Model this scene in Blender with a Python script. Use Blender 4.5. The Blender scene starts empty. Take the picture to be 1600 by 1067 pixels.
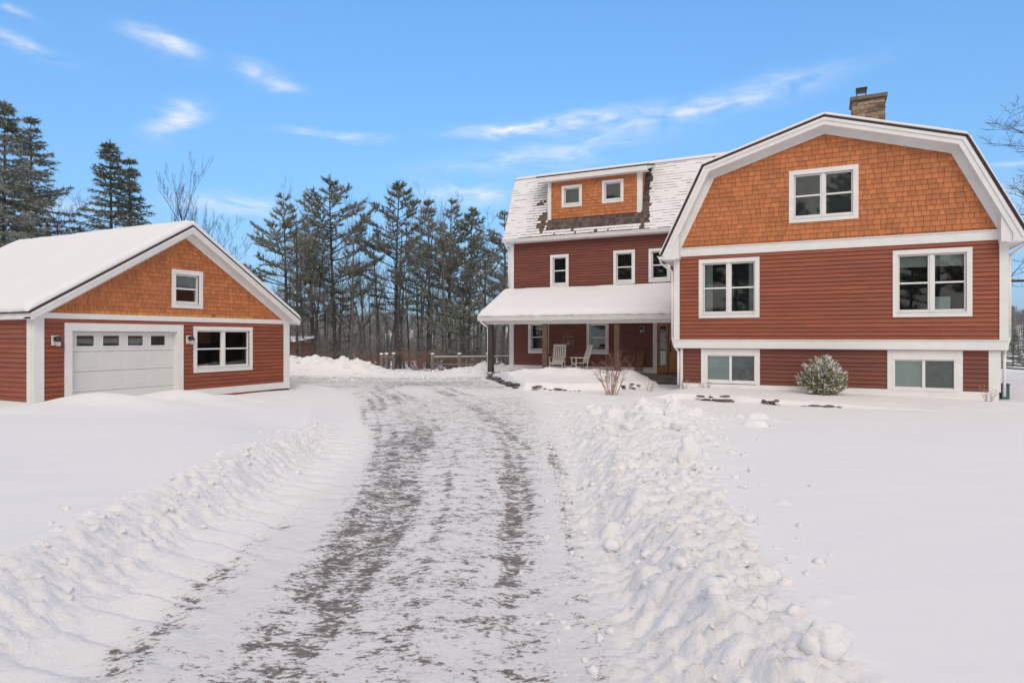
import bpy, math, random
import numpy as np
from math import radians, sin, cos, pi
random.seed(7)
SC = bpy.context.scene
COL = SC.collection
A = radians(26.0)            # the drive runs 26 degrees off the houses' axes
CA, SA = cos(A), sin(A)
def uv2xy(u, v): return (-SA*v + CA*u, CA*v + SA*u)
def xy2uv(x, y): return (CA*x + SA*y, -SA*x + CA*y)

# ------------------------------------------------------------------ helpers
def tag(o, label=None, cat=None, group=None, kind=None):
    if label: o['label'] = label
    if cat: o['category'] = cat
    if group: o['group'] = group
    if kind: o['kind'] = kind
    return o

def empty(name, loc, rz=0.0):
    o = bpy.data.objects.new(name, None); COL.objects.link(o)
    o.location = loc; o.rotation_euler = (0, 0, rz); o.empty_display_size = .2
    return o

def root_loc(p):
    while p.parent: p = p.parent
    return p.location if p.type == 'EMPTY' else (0, 0, 0)

def mesh_np(name, V, loops, starts, mi=None, smooth=False, mats=()):
    me = bpy.data.meshes.new(name)
    V = np.asarray(V, dtype=np.float32)
    me.vertices.add(len(V)); me.vertices.foreach_set('co', V.ravel())
    loops = np.asarray(loops, dtype=np.int32); starts = np.asarray(starts, dtype=np.int32)
    me.loops.add(len(loops)); me.loops.foreach_set('vertex_index', loops)
    me.polygons.add(len(starts)); me.polygons.foreach_set('loop_start', starts)
    if mi is not None: me.polygons.foreach_set('material_index', np.asarray(mi, dtype=np.int32))
    if smooth: me.polygons.foreach_set('use_smooth', np.ones(len(starts), dtype=bool))
    me.update(calc_edges=True); me.validate()
    for m in mats: me.materials.append(m)
    return me

class MB:
    def __init__(self): self.v = []; self.f = []; self.m = []
    def face(self, pts, mi=0):
        n = len(self.v); self.v += [tuple(p) for p in pts]
        self.f.append(tuple(range(n, n+len(pts)))); self.m.append(mi)
    def box(self, fr, s0, s1, z0, z1, o0, o1, mi=0):
        n = len(self.v)
        self.v += [fr(s, z, o) for o in (o0, o1) for z in (z0, z1) for s in (s0, s1)]
        for q in ((0,2,3,1), (4,5,7,6), (0,1,5,4), (2,6,7,3), (0,4,6,2), (1,3,7,5)):
            self.f.append(tuple(n+i for i in q)); self.m.append(mi)
    def hexa(self, P, mi=0):       # 8 points, bottom 4 then top 4
        n = len(self.v); self.v += [tuple(p) for p in P]
        for q in ((3,2,1,0), (4,5,6,7), (0,1,5,4), (1,2,6,5), (2,3,7,6), (3,0,4,7)):
            self.f.append(tuple(n+i for i in q)); self.m.append(mi)
    def prism(self, fr, poly, o0, o1, mi=0):
        n = len(self.v); k = len(poly)
        self.v += [fr(s, z, o0) for s, z in poly] + [fr(s, z, o1) for s, z in poly]
        self.f.append(tuple(range(n+k-1, n-1, -1))); self.m.append(mi)
        self.f.append(tuple(range(n+k, n+2*k))); self.m.append(mi)
        for i in range(k):
            j = (i+1) % k
            self.f.append((n+i, n+j, n+k+j, n+k+i)); self.m.append(mi)
    def tube(self, p0, p1, r0, r1=None, k=6, mi=0, cap=True):
        r1 = r0 if r1 is None else r1
        p0 = np.array(p0, float); p1 = np.array(p1, float); d = p1-p0
        L = np.linalg.norm(d)
        if L < 1e-6: return
        d /= L; a = np.cross(d, (0, 0, 1) if abs(d[2]) < .9 else (1, 0, 0)); a /= np.linalg.norm(a); b = np.cross(d, a)
        n = len(self.v)
        for p, r in ((p0, r0), (p1, r1)):
            for i in range(k):
                t = 2*pi*i/k; self.v.append(tuple(p + r*(a*cos(t)+b*sin(t))))
        for i in range(k):
            j = (i+1) % k; self.f.append((n+i, n+j, n+k+j, n+k+i)); self.m.append(mi)
        if cap:
            self.f.append(tuple(range(n+k-1, n-1, -1))); self.m.append(mi)
            self.f.append(tuple(range(n+k, n+2*k))); self.m.append(mi)
    def path(self, pts, r, k=6, mi=0):
        for a, b in zip(pts[:-1], pts[1:]): self.tube(a, b, r, r, k, mi)
    def lathe(self, c, prof, k=12, mi=0):    # prof: (radius, z)
        n = len(self.v)
        for r, z in prof:
            for i in range(k):
                t = 2*pi*i/k; self.v.append((c[0]+r*cos(t), c[1]+r*sin(t), c[2]+z))
        for a in range(len(prof)-1):
            for i in range(k):
                j = (i+1) % k
                self.f.append((n+a*k+i, n+a*k+j, n+(a+1)*k+j, n+(a+1)*k+i)); self.m.append(mi)
        self.f.append(tuple(range(n+k-1, n-1, -1))); self.m.append(mi)
        m = n+(len(prof)-1)*k; self.f.append(tuple(range(m, m+k))); self.m.append(mi)
    def build(self, name, mats, parent=None, smooth=False, bevel=0, world=True):
        if not isinstance(mats, (list, tuple)): mats = [mats]
        L = root_loc(parent) if (parent is not None and world) else (0, 0, 0)
        V = np.array(self.v, dtype=np.float64) - np.array(L[:])
        me = bpy.data.meshes.new(name); me.from_pydata(V.tolist(), [], self.f)
        for m in mats: me.materials.append(m)
        me.polygons.foreach_set('material_index', self.m)
        if smooth: me.polygons.foreach_set('use_smooth', [True]*len(self.f))
        me.update()
        o = bpy.data.objects.new(name, me); COL.objects.link(o)
        if parent is not None: o.parent = parent
        if bevel:
            b = o.modifiers.new('bevel', 'BEVEL'); b.width = bevel; b.segments = 2; b.limit_method = 'ANGLE'
        return o

def FY(y): return lambda s, z, o: (s, y-o, z)       # facade facing -Y, s = X
def FX(x): return lambda s, z, o: (x+o, s, z)       # facade facing +X, s = Y
def W(x, y, z): return (x, y, z)

# numpy value noise
def vnoise(x, y, seed=0):
    x = np.asarray(x, float); y = np.asarray(y, float)
    xi = np.floor(x).astype(np.int64); yi = np.floor(y).astype(np.int64); fx = x-xi; fy = y-yi
    fx = fx*fx*fx*(fx*(fx*6-15)+10); fy = fy*fy*fy*(fy*(fy*6-15)+10)
    def h(i, j):
        n = (i*374761393 + j*668265263 + seed*974634777) & 0xffffffff
        n = ((n ^ (n >> 13))*1274126177) & 0xffffffff
        n = n ^ (n >> 16)
        return (n & 0xffff)/65535.0
    return ((h(xi, yi)*(1-fx)+h(xi+1, yi)*fx)*(1-fy) + (h(xi, yi+1)*(1-fx)+h(xi+1, yi+1)*fx)*fy)*2-1
def fbm(x, y, seed=0, o=4, g=.5):
    s = 0; a = 1; t = 0
    for i in range(o):
        s = s + a*vnoise(x*2**i, y*2**i, seed+i*17); t += a; a *= g
    return s/t
def sm(x, a, b):
    t = np.clip((np.asarray(x, float)-a)/(b-a), 0, 1); return t*t*(3-2*t)

# ------------------------------------------------------------------ materials
def mat(name): 
    m = bpy.data.materials.new(name); m.use_nodes = True
    return m, m.node_tree.nodes, m.node_tree.links, m.node_tree.nodes['Principled BSDF']
def add(N, t, **kw):
    n = N.new(t)
    for k, v in kw.items(): setattr(n, k, v)
    return n
def mixc(N, L, fac, a, b, blend='MIX'):
    n = N.new('ShaderNodeMix'); n.data_type = 'RGBA'; n.blend_type = blend
    for sock, v in ((n.inputs[0], fac), (n.inputs[6], a), (n.inputs[7], b)):
        if hasattr(v, 'is_output'): L.new(v, sock)
        elif isinstance(v, (int, float)): sock.default_value = v
        else: sock.default_value = (*v, 1)
    return n.outputs[2]
def math_(N, L, op, a, b=0.0, clamp=False):
    n = N.new('ShaderNodeMath'); n.operation = op; n.use_clamp = clamp
    for i, v in enumerate((a, b)):
        if hasattr(v, 'is_output'): L.new(v, n.inputs[i])
        else: n.inputs[i].default_value = v
    return n.outputs[0]
def noise(N, L, scale, detail=4, rough=.5, vec=None, sc3=None, rot=0):
    n = N.new('ShaderNodeTexNoise'); n.inputs['Scale'].default_value = scale
    n.inputs['Detail'].default_value = detail; n.inputs['Roughness'].default_value = rough
    tc = N.new('ShaderNodeTexCoord'); v = tc.outputs['Object'] if vec is None else vec
    if sc3 or rot:
        mp = N.new('ShaderNodeMapping'); mp.inputs['Scale'].default_value = sc3 or (1, 1, 1)
        mp.inputs['Rotation'].default_value = (0, 0, rot); L.new(v, mp.inputs['Vector']); v = mp.outputs[0]
    L.new(v, n.inputs['Vector']); return n.outputs['Fac']
def ramp(N, L, f, stops):
    r = N.new('ShaderNodeValToRGB'); L.new(f, r.inputs[0])
    e = r.color_ramp.elements
    while len(e) < len(stops): e.new(.5)
    for i, (p, c) in enumerate(stops): e[i].position = p; e[i].color = (*c, 1)
    return r.outputs[0]
def bump(N, L, B, h, strength, dist=.02):
    b = N.new('ShaderNodeBump'); b.inputs['Strength'].default_value = strength; b.inputs['Distance'].default_value = dist
    L.new(h, b.inputs['Height']); L.new(b.outputs[0], B.inputs['Normal'])

def paint(name, c, rough=.55, var=.12, scale=3.0, bs=.15, streak=(1, 1, 1), island=.0, fine=60):
    m, N, L, B = mat(name)
    n1 = noise(N, L, scale, 5, .6, sc3=streak)
    dark = tuple(x*(1-var) for x in c); light = tuple(min(1, x*(1+var)) for x in c)
    col = ramp(N, L, n1, [(.3, dark), (.7, light)])
    if island:
        g = N.new('ShaderNodeNewGeometry')
        col = mixc(N, L, 1.0, col, ramp(N, L, g.outputs['Random Per Island'], [(0, (1-island,)*3), (1, (1+island*.6,)*3)]), 'MULTIPLY')
    L.new(col, B.inputs['Base Color']); B.inputs['Roughness'].default_value = rough
    bump(N, L, B, noise(N, L, fine, 3, .6, sc3=streak), bs, .004)
    return m

M = {}
M['white'] = paint('white_paint', (.80, .79, .78), .5, .05, 2.5, .08)
M['door_white'] = paint('door_paint', (.72, .72, .71), .5, .03, 2.0, .1)
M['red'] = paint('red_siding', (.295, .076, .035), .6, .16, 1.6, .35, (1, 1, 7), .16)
M['deep_red'] = paint('deep_red_siding', (.188, .050, .030), .6, .16, 1.6, .35, (1, 1, 7), .14)  # less faded red, darkened further to carry the shade under the porch
M['orange'] = paint('orange_shingle', (.52, .178, .058), .65, .12, 2.2, .4, (4, 4, 1), .20)
M['shade_backing'] = paint('shingle_gap_shade', (.17, .05, .018), .85, .2, 3, .2)  # dark backing whose colour stands for the shadow in the shingle gaps
M['orange_new'] = paint('fresh_shingle', (.62, .27, .07), .65, .10, 2.2, .4, (4, 4, 1), .15)
M['roof'] = paint('asphalt_shingle', (.12, .088, .075), .9, .35, 6, .5, island=.45)
M['roof_edge'] = paint('roof_edge', (.045, .022, .022), .8, .2, 3, .2)
M['wood'] = paint('rustic_wood', (.125, .075, .047), .8, .35, 3, .7, (6, 6, .8))
M['grey_wood'] = paint('weathered_wood', (.19, .165, .14), .85, .3, 3, .6, (1, 1, 1))
M['dark_wood'] = paint('dark_wood', (.06, .045, .04), .8, .3, 3, .5)
M['oak'] = paint('varnished_oak', (.42, .19, .045), .4, .22, 3, .2, (6, 6, .7))
M['black'] = paint('black_metal', (.015, .015, .016), .4, .1, 3, .1)
M['rust'] = paint('rusty_metal', (.42, .28, .20), .6, .3, 8, .2)
M['sledwood'] = paint('sled_wood', (.20, .07, .035), .6, .3, 4, .3, (6, 6, .8))
M['chair'] = paint('chair_paint', (.66, .64, .60), .5, .06, 4, .1)
M['curtain'] = paint('curtain_cloth', (.62, .66, .66), .9, .12, 3, .3, (14, 14, .6))
M['blind'] = paint('blind_cloth', (.60, .62, .58), .9, .06, 3, .2)
M['frost'] = paint('frosted_sheet', (.74, .80, .82), .6, .12, 1.6, .1)
M['screen'] = paint('insect_screen', (.20, .22, .23), .8, .45, 2.2, .1)
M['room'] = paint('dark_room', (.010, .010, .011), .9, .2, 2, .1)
M['haze_pane'] = paint('grey_pane', (.075, .085, .085), .3, .3, 1.5, .05)
M['bark'] = paint('dark_bark', (.052, .042, .038), .9, .45, 5, .8, (1, 1, .3))
M['bark_grey'] = paint('grey_bark', (.125, .11, .10), .9, .45, 5, .8, (1, 1, .3))
M['twig'] = paint('brown_twig', (.13, .095, .08), .85, .3, 4, .3)
M['redtwig'] = paint('red_twig', (.23, .12, .085), .8, .3, 4, .3)
M['straw'] = paint('dry_straw', (.40, .30, .21), .8, .3, 4, .3)
M['needle1'] = paint('needles_dark', (.055, .078, .035), .7, .35, 2, .1)
M['needle2'] = paint('needles_mid', (.15, .17, .07), .7, .3, 2, .1)
M['needle3'] = paint('needles_frosted', (.38, .40, .38), .8, .3, 2, .1)
M['leaf'] = paint('shrub_leaf', (.22, .21, .06), .6, .35, 6, .1)
M['stone'] = paint('field_stone', (.13, .11, .10), .85, .45, 7, .9)
M['chimstone'] = paint('chimney_stone', (.29, .20, .14), .85, .4, 9, .9, island=.55)
M['mortar'] = paint('mortar', (.15, .12, .10), .9, .2, 9, .5)
M['cap'] = paint('mossy_cap', (.15, .13, .09), .85, .3, 7, .5)
M['metal'] = paint('grey_metal', (.30, .30, .29), .35, .1, 4, .05)
M['teal'] = paint('teal_plastic', (.03, .14, .15), .5, .1, 4, .05)
M['lampglass'] = paint('lamp_glass', (.62, .62, .60), .15, .05, 4, .02)

def glass_mat(name, refl=1.0, tint=(.9, .95, .93)):
    m, N, L, B = mat(name); out = N['Material Output']; N.remove(B)
    t = N.new('ShaderNodeBsdfTransparent'); t.inputs[0].default_value = (*tint, 1)
    g = N.new('ShaderNodeBsdfGlossy'); g.inputs['Roughness'].default_value = .015
    fr = N.new('ShaderNodeFresnel'); fr.inputs['IOR'].default_value = 1.6
    f = math_(N, L, 'MULTIPLY', fr.outputs[0], 1.35*refl, True)
    nz = noise(N, L, .9, 2, .4); bp = N.new('ShaderNodeBump'); bp.inputs['Strength'].default_value = .06
    bp.inputs['Distance'].default_value = .05; L.new(nz, bp.inputs['Height']); L.new(bp.outputs[0], g.inputs['Normal'])
    mx = N.new('ShaderNodeMixShader'); L.new(f, mx.inputs[0]); L.new(t.outputs[0], mx.inputs[1]); L.new(g.outputs[0], mx.inputs[2])
    L.new(mx.outputs[0], out.inputs[0]); return m
M['glass'] = glass_mat('window_glass')

SNOWC = (.86, .85, .865)
def snow_mat(name, bs=.25):
    m, N, L, B = mat(name)
    c = ramp(N, L, noise(N, L, 1.3, 5, .6), [(.3, tuple(x*.97 for x in SNOWC)), (.7, SNOWC)])
    L.new(c, B.inputs['Base Color']); B.inputs['Roughness'].default_value = .75
    B.inputs['Specular IOR Level'].default_value = .25
    h = math_(N, L, 'ADD', noise(N, L, 14, 5, .6), math_(N, L, 'MULTIPLY', noise(N, L, 90, 3, .6), .3))
    bump(N, L, B, h, bs, .02)
    return m
M['snow'] = snow_mat('snow')

def ground_mat():
    m, N, L, B = mat('snow_ground')
    tc = N.new('ShaderNodeTexCoord')
    rotn = N.new('ShaderNodeMapping'); rotn.inputs['Rotation'].default_value = (0, 0, -A)
    L.new(tc.outputs['Object'], rotn.inputs['Vector']); uvv = rotn.outputs[0]
    at = N.new('ShaderNodeAttribute'); at.attribute_name = 'bare'; bare = at.outputs['Fac']
    ar = N.new('ShaderNodeAttribute'); ar.attribute_name = 'road'; road = ar.outputs['Fac']
    n1 = noise(N, L, 1.0, 9, .74, vec=uvv, sc3=(5.5, 8.5, 1))
    n2 = noise(N, L, 1.0, 6, .7, vec=uvv, sc3=(24, 44, 1))
    s = math_(N, L, 'ADD', math_(N, L, 'MULTIPLY', n1, .52), math_(N, L, 'MULTIPLY', n2, .48))
    # threshold: bare 1 -> mostly exposed, bare 0 -> none
    th = math_(N, L, 'SUBTRACT', .690, math_(N, L, 'MULTIPLY', bare, .225))
    k = math_(N, L, 'MULTIPLY', math_(N, L, 'SUBTRACT', s, th), 22.0, True)
    # packed grey tinge on the road
    packed = ramp(N, L, noise(N, L, 1.0, 7, .65, vec=uvv, sc3=(1.6, 3.0, 1)), [(.3, (.83, .815, .815)), (.6, SNOWC)])
    icy = ramp(N, L, noise(N, L, 22, 6, .7), [(.25, (.11, .082, .065)), (.5, (.215, .175, .15)), (.8, (.38, .34, .315))])
    base = mixc(N, L, road, SNOWC, packed)
    film = math_(N, L, 'MULTIPLY', math_(N, L, 'MULTIPLY', math_(N, L, 'SUBTRACT', s, math_(N, L, 'SUBTRACT', th, .05)), 9.0, True), .30)
    base = mixc(N, L, film, base, (.46, .42, .41))
    col = mixc(N, L, k, base, icy)
    L.new(col, B.inputs['Base Color'])
    rg = N.new('ShaderNodeMix'); L.new(k, rg.inputs[0]); rg.inputs[2].default_value = .78; rg.inputs[3].default_value = .42
    L.new(rg.outputs[0], B.inputs['Roughness']); B.inputs['Specular IOR Level'].default_value = .25
    fine = math_(N, L, 'MULTIPLY', noise(N, L, 70, 4, .6), .12)
    h = math_(N, L, 'ADD', fine, math_(N, L, 'MULTIPLY', math_(N, L, 'MULTIPLY', math_(N, L, 'SUBTRACT', th, s), 4.0, True), math_(N, L, 'MULTIPLY', road, .9)))
    h = math_(N, L, 'ADD', h, math_(N, L, 'MULTIPLY', math_(N, L, 'MULTIPLY', n2, road), 1.1))
    h = math_(N, L, 'ADD', h, math_(N, L, 'MULTIPLY', noise(N, L, 9, 4, .5), .25))
    al = N.new('ShaderNodeAttribute'); al.attribute_name = 'lumpy'
    h = math_(N, L, 'ADD', h, math_(N, L, 'MULTIPLY', math_(N, L, 'MULTIPLY', noise(N, L, 24, 7, .65), al.outputs['Fac']), 1.25))
    bump(N, L, B, h, .7, .018)
    return m
M['ground'] = ground_mat()

# ------------------------------------------------------------------ terrain
# positions along the drive: u to the right of the drive's axis, v forward; z = 0 is eye height
Lp = [(-80, -2.4), (0, -2.4), (8.5, -2.5), (11.4, -3.0), (14.6, -3.9), (18.3, -5.0), (22.4, -6.7), (24.6, -8.6), (26, -14), (30, -16), (60, -16)]
Rp = [(-80, .6), (4.4, .6), (7.1, .70), (10, .82), (14.6, .92), (18, .75), (21.2, .32), (26, -1.0), (28, -1.2), (31, 3), (60, 3)]
lv, lu = zip(*Lp); rv, ru = zip(*Rp)
BWv, BWu = [-80, 0, 3, 5, 7, 8.5, 10, 13, 80], [.72, .72, .80, 1.05, 1.35, 1.85, 2.15, 2.2, 2.2]
BED = [(-12.95, 24.3), (-8.95, 19.2), (-7.5, 19.3), (-6.0, 20.4), (-5.1, 22.0), (-5.6, 23.0), (-6.6, 23.85), (-12.6, 24.4)]
def poly_sd(x, y, P):
    d = np.full(x.shape, 1e9); ins = np.zeros(x.shape, bool)
    n = len(P)
    for i in range(n):
        ax, ay = P[i]; bx, by = P[(i+1) % n]
        ex, ey = bx-ax, by-ay; wx, wy = x-ax, y-ay
        t = np.clip((wx*ex+wy*ey)/(ex*ex+ey*ey), 0, 1)
        d = np.minimum(d, np.hypot(wx-ex*t, wy-ey*t))
        c = ((ay > y) != (by > y)) & (x < (bx-ax)*(y-ay)/((by-ay) if by != ay else 1e-9)+ax)
        ins ^= c
    return np.where(ins, d, -d)

def height(u, v, detail=True):
    u = np.asarray(u, float); v = np.asarray(v, float)
    x, y = uv2xy(u, v)
    zr = -1.65 - .11*sm(v, 8, 26)
    z = zr.copy() if hasattr(zr, 'copy') else zr
    Lu = np.interp(v, lv, lu) + .10*fbm(v*1.1, 0*v, 3, 3)
    Ru = np.interp(v, rv, ru) + .10*fbm(v*1.3, 0*v+5, 4, 3)
    # left snow
    near = 1-sm(v, 10, 15)
    wl = sm(Lu-u, 0, .75)
    ed = (u+8.1)*-.794+(v-16.1)*-.607+.35*fbm(u*.5, v*.5, 6, 2)
    hl = .06 + .20*sm(ed, -.5, 1.1)*(1-.62*sm(v, 9.5, 13)) + .05*np.exp(-((ed-1.6)/1.1)**2)*(1-sm(v, 10, 13))
    z = z + hl*wl
    z = z + .020*near*np.exp(-((Lu-.62-u)/.25)**2)
    left = wl*(1-sm(v, 13, 19)*sm(u, -9.5, -6.5))
    # drifts by the garage door
    def bump_(cx, cy, rx, ry, hh, p=1.0):
        return hh*np.exp(-(((x-cx)/rx)**2 + ((y-cy)/ry)**2)**p)
    z = z + wl*(bump_(-14.1, 8.55, 1.6, .55, .31) + bump_(-13.8, 10.3, 1.5, .55, .28) + bump_(-12.6, 8.9, .8, 1.7, .07) + bump_(-14.2, 7.45, 1.5, .55, .10) + bump_(-13.6, 11.45, 1.2, .6, .16)
              + bump_(-12.8, 8.8, 2.6, 3.0, .06))
    z = z - wl*.22*sm(-x, 15.2, 16.8)*sm(y, 7, 9.5)
    # right snow
    wr = sm(u-Ru, 0, .55)
    lawn = .25 - .22*sm(v, 7, 16)
    z = z + lawn*wr
    bank = (1-sm(v, 13.2, 15.6))
    Wb = np.interp(v, BWv, BWu)*(1+.16*fbm(v*1.2, v*0+9, 12, 3)); tb = (u-Ru)/Wb
    cz = (.015+.040*fbm(v*.9, v*0+3, 8, 3))
    z = z + bank*cz*np.exp(-((tb-.62)/.36)**2)
    # low spread of thrown clods east of the bank end
    z = z + .12*np.exp(-(((u-3.0)/.9)**2+((v-12.3)/2.2)**2))
    # smooth undulation
    sn = np.maximum(wl, wr)
    z = z + sn*.035*fbm(x*.35, y*.35, 21, 3)
    # ledge along the house
    edge = 17.45-.09*(x+3) + .12*fbm(x*1.2, y*0, 33, 3)
    ledge = sm(y, edge-.06, edge+.06)*sm(x, -4.6, -3.4)*(1-sm(x, 12, 16))
    ztop = -1.50-.018*(x+4)
    z = z*(1-ledge) + (ztop+.03*fbm(x*1.5, y*1.5, 5, 3))*ledge
    # bed in front of the porch
    m = (x > -15) & (x < -3.5) & (y > 17) & (y < 26)
    if m.any():
        sd = np.where(m, poly_sd(x, y, BED), -9)
        bd = sm(sd, -.10, .16)
        crest = np.exp(-((y-(22.6+.25*(x+9)*.2))/1.1)**2)*(1-sm(x, -6.6, -5.4))*sm(x, -12.6, -10.2)
        zb = -1.50 + .30*crest*(1+.35*fbm(x*1.3, y*1.3, 41, 3)) + .03*fbm(x*3, y*3, 44, 3)
        z = z*(1-bd) + np.maximum(zb, z)*bd
    # ploughed banks at the end of the yard
    us = u/np.maximum(v, 1)*29
    hb = np.interp(us, [-14, -10.4, -9.4, -8.6, -8.0, -7.0, -6.1, -5.2, -3.2, -2.3, -1.45, -.6, .3, 1.2], [.8, .95, .78, .9, .80, .78, .45, .18, .20, .42, .62, .48, .4, .1])
    pv = np.exp(-((v-29.2)/1.15)**2)
    rough = fbm(u*1.1, v*1.1, 51, 4)
    z = z + hb*pv*(1+.35*rough) 
    # away from the yard: gentle fall, valley, far ridge
    r = np.hypot(x, y)
    z = z - 1.0*sm(v, 31, 60) - 5*sm(r, 70, 160)
    z = z + (13+3*fbm(x*.006, y*.006, 77, 3))*sm(r, 170, 330)
    if detail:
        f_road = (1-wl)*(1-wr)*(1-sm(v, 27, 29))
        c = u-np.interp(v, [0, 9.5, 14.6, 20, 26], [0, 0, -.7, -2.0, -4])
        z = z + f_road*(.010*fbm(c*5, v*2.2, 61, 4) + .006*fbm(u*14, v*22, 62, 3))
        # tyre ruts and the little ridge between
        for c0, w, dz in ((-1.15, .26, -.022), (.06, .17, -.022), (-.55, .22, .016), (.50, .16, .015), (-1.75, .2, .012)):
            z = z + f_road*dz*np.exp(-((c-c0)/w)**2)
        z = z + sn*.007*fbm(u*.9+v*.5, v*3.2-u*.6, 67, 3)*sm(v, 1, 3)
        # scalloped tread marks along the left bank
        tread = np.exp(-((u-Lu-.22)/.36)**2)*near*sm(v, 1, 2.4)
        ph = (v*3.1+1.1*(u-Lu)+.8*(u-Lu)**2+.30*fbm(v*1.7, u*1.7, 65, 3)) % 1.0
        z = z + tread*.062*(np.minimum(ph/.78, (1-ph)/.22)-.5)*(1+.6*fbm(u*3, v*3, 66, 2))
        tr2 = np.exp(-((c-.52)/.22)**2)*f_road*(1-sm(v, 9, 13))
        z = z + tr2*.006*np.sin(2*pi*(v*9+.5*np.abs(c-.52)*20))
        # lumps
        lumpL = np.exp(-(np.abs(Lu-.42-u)/.38)**3)*near
        lumpR = bank*sm(tb, -.25, .25)*(1-sm(tb, .95, 1.12))
        lumpS = np.exp(-(((u-2.7)/1.1)**2+((v-12.6)/2.3)**2))
        lb = np.clip(hb*pv*1.4, 0, 1)
        lr = np.clip(lumpR+lumpS*.8, 0, 1)
        b1 = 1-np.abs(fbm(x*3.2, y*3.2, 71, 5, .55)); b2 = np.abs(fbm(x*5.5, y*5.5, 72, 4, .6))
        z = z + lr*(.105*(b2-.22) + .070*(np.abs(fbm(x*9, y*9, 78, 4, .6))-.12) + .030*np.abs(fbm(x*22, y*22, 81, 3, .6)) + .010*fbm(x*40, y*40, 73, 2)) + lumpL*(.055*(b2-.16)+.045*np.abs(fbm(x*10, y*10, 79, 3, .6))+.030*np.abs(fbm(x*21, y*21, 82, 3, .6))+.010*fbm(x*40, y*40, 74, 2))
        z = z + .010*sm(u-Ru, -.55, -.05)*(1-sm(tb, .1, .4))*fbm(x*12, y*12, 80, 4)
        z = z + lb*.28*(np.abs(fbm(x*1.9, y*1.9, 75, 4, .6))-.2)
        mid = sm(u-Ru, -.3, .1)*(1-sm(u-Ru, 1.6, 2.6))*sm(v, 13, 15)*(1-sm(v, 21, 23))
        z = z + mid*.035*fbm(x*2.5, y*2.5, 76, 4)
    return z

def ground_z(x, y):
    u, v = xy2uv(x, y); return float(height(np.array([u]), np.array([v]), False)[0])

def axis(segs):
    out = []
    for a, b, s0, s1 in segs:
        t = a
        while t < b:
            out.append(t); k = (t-a)/(b-a); t += s0*(s1/s0)**k
    out.append(segs[-1][1]); return np.array(sorted(set(out)))

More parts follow.
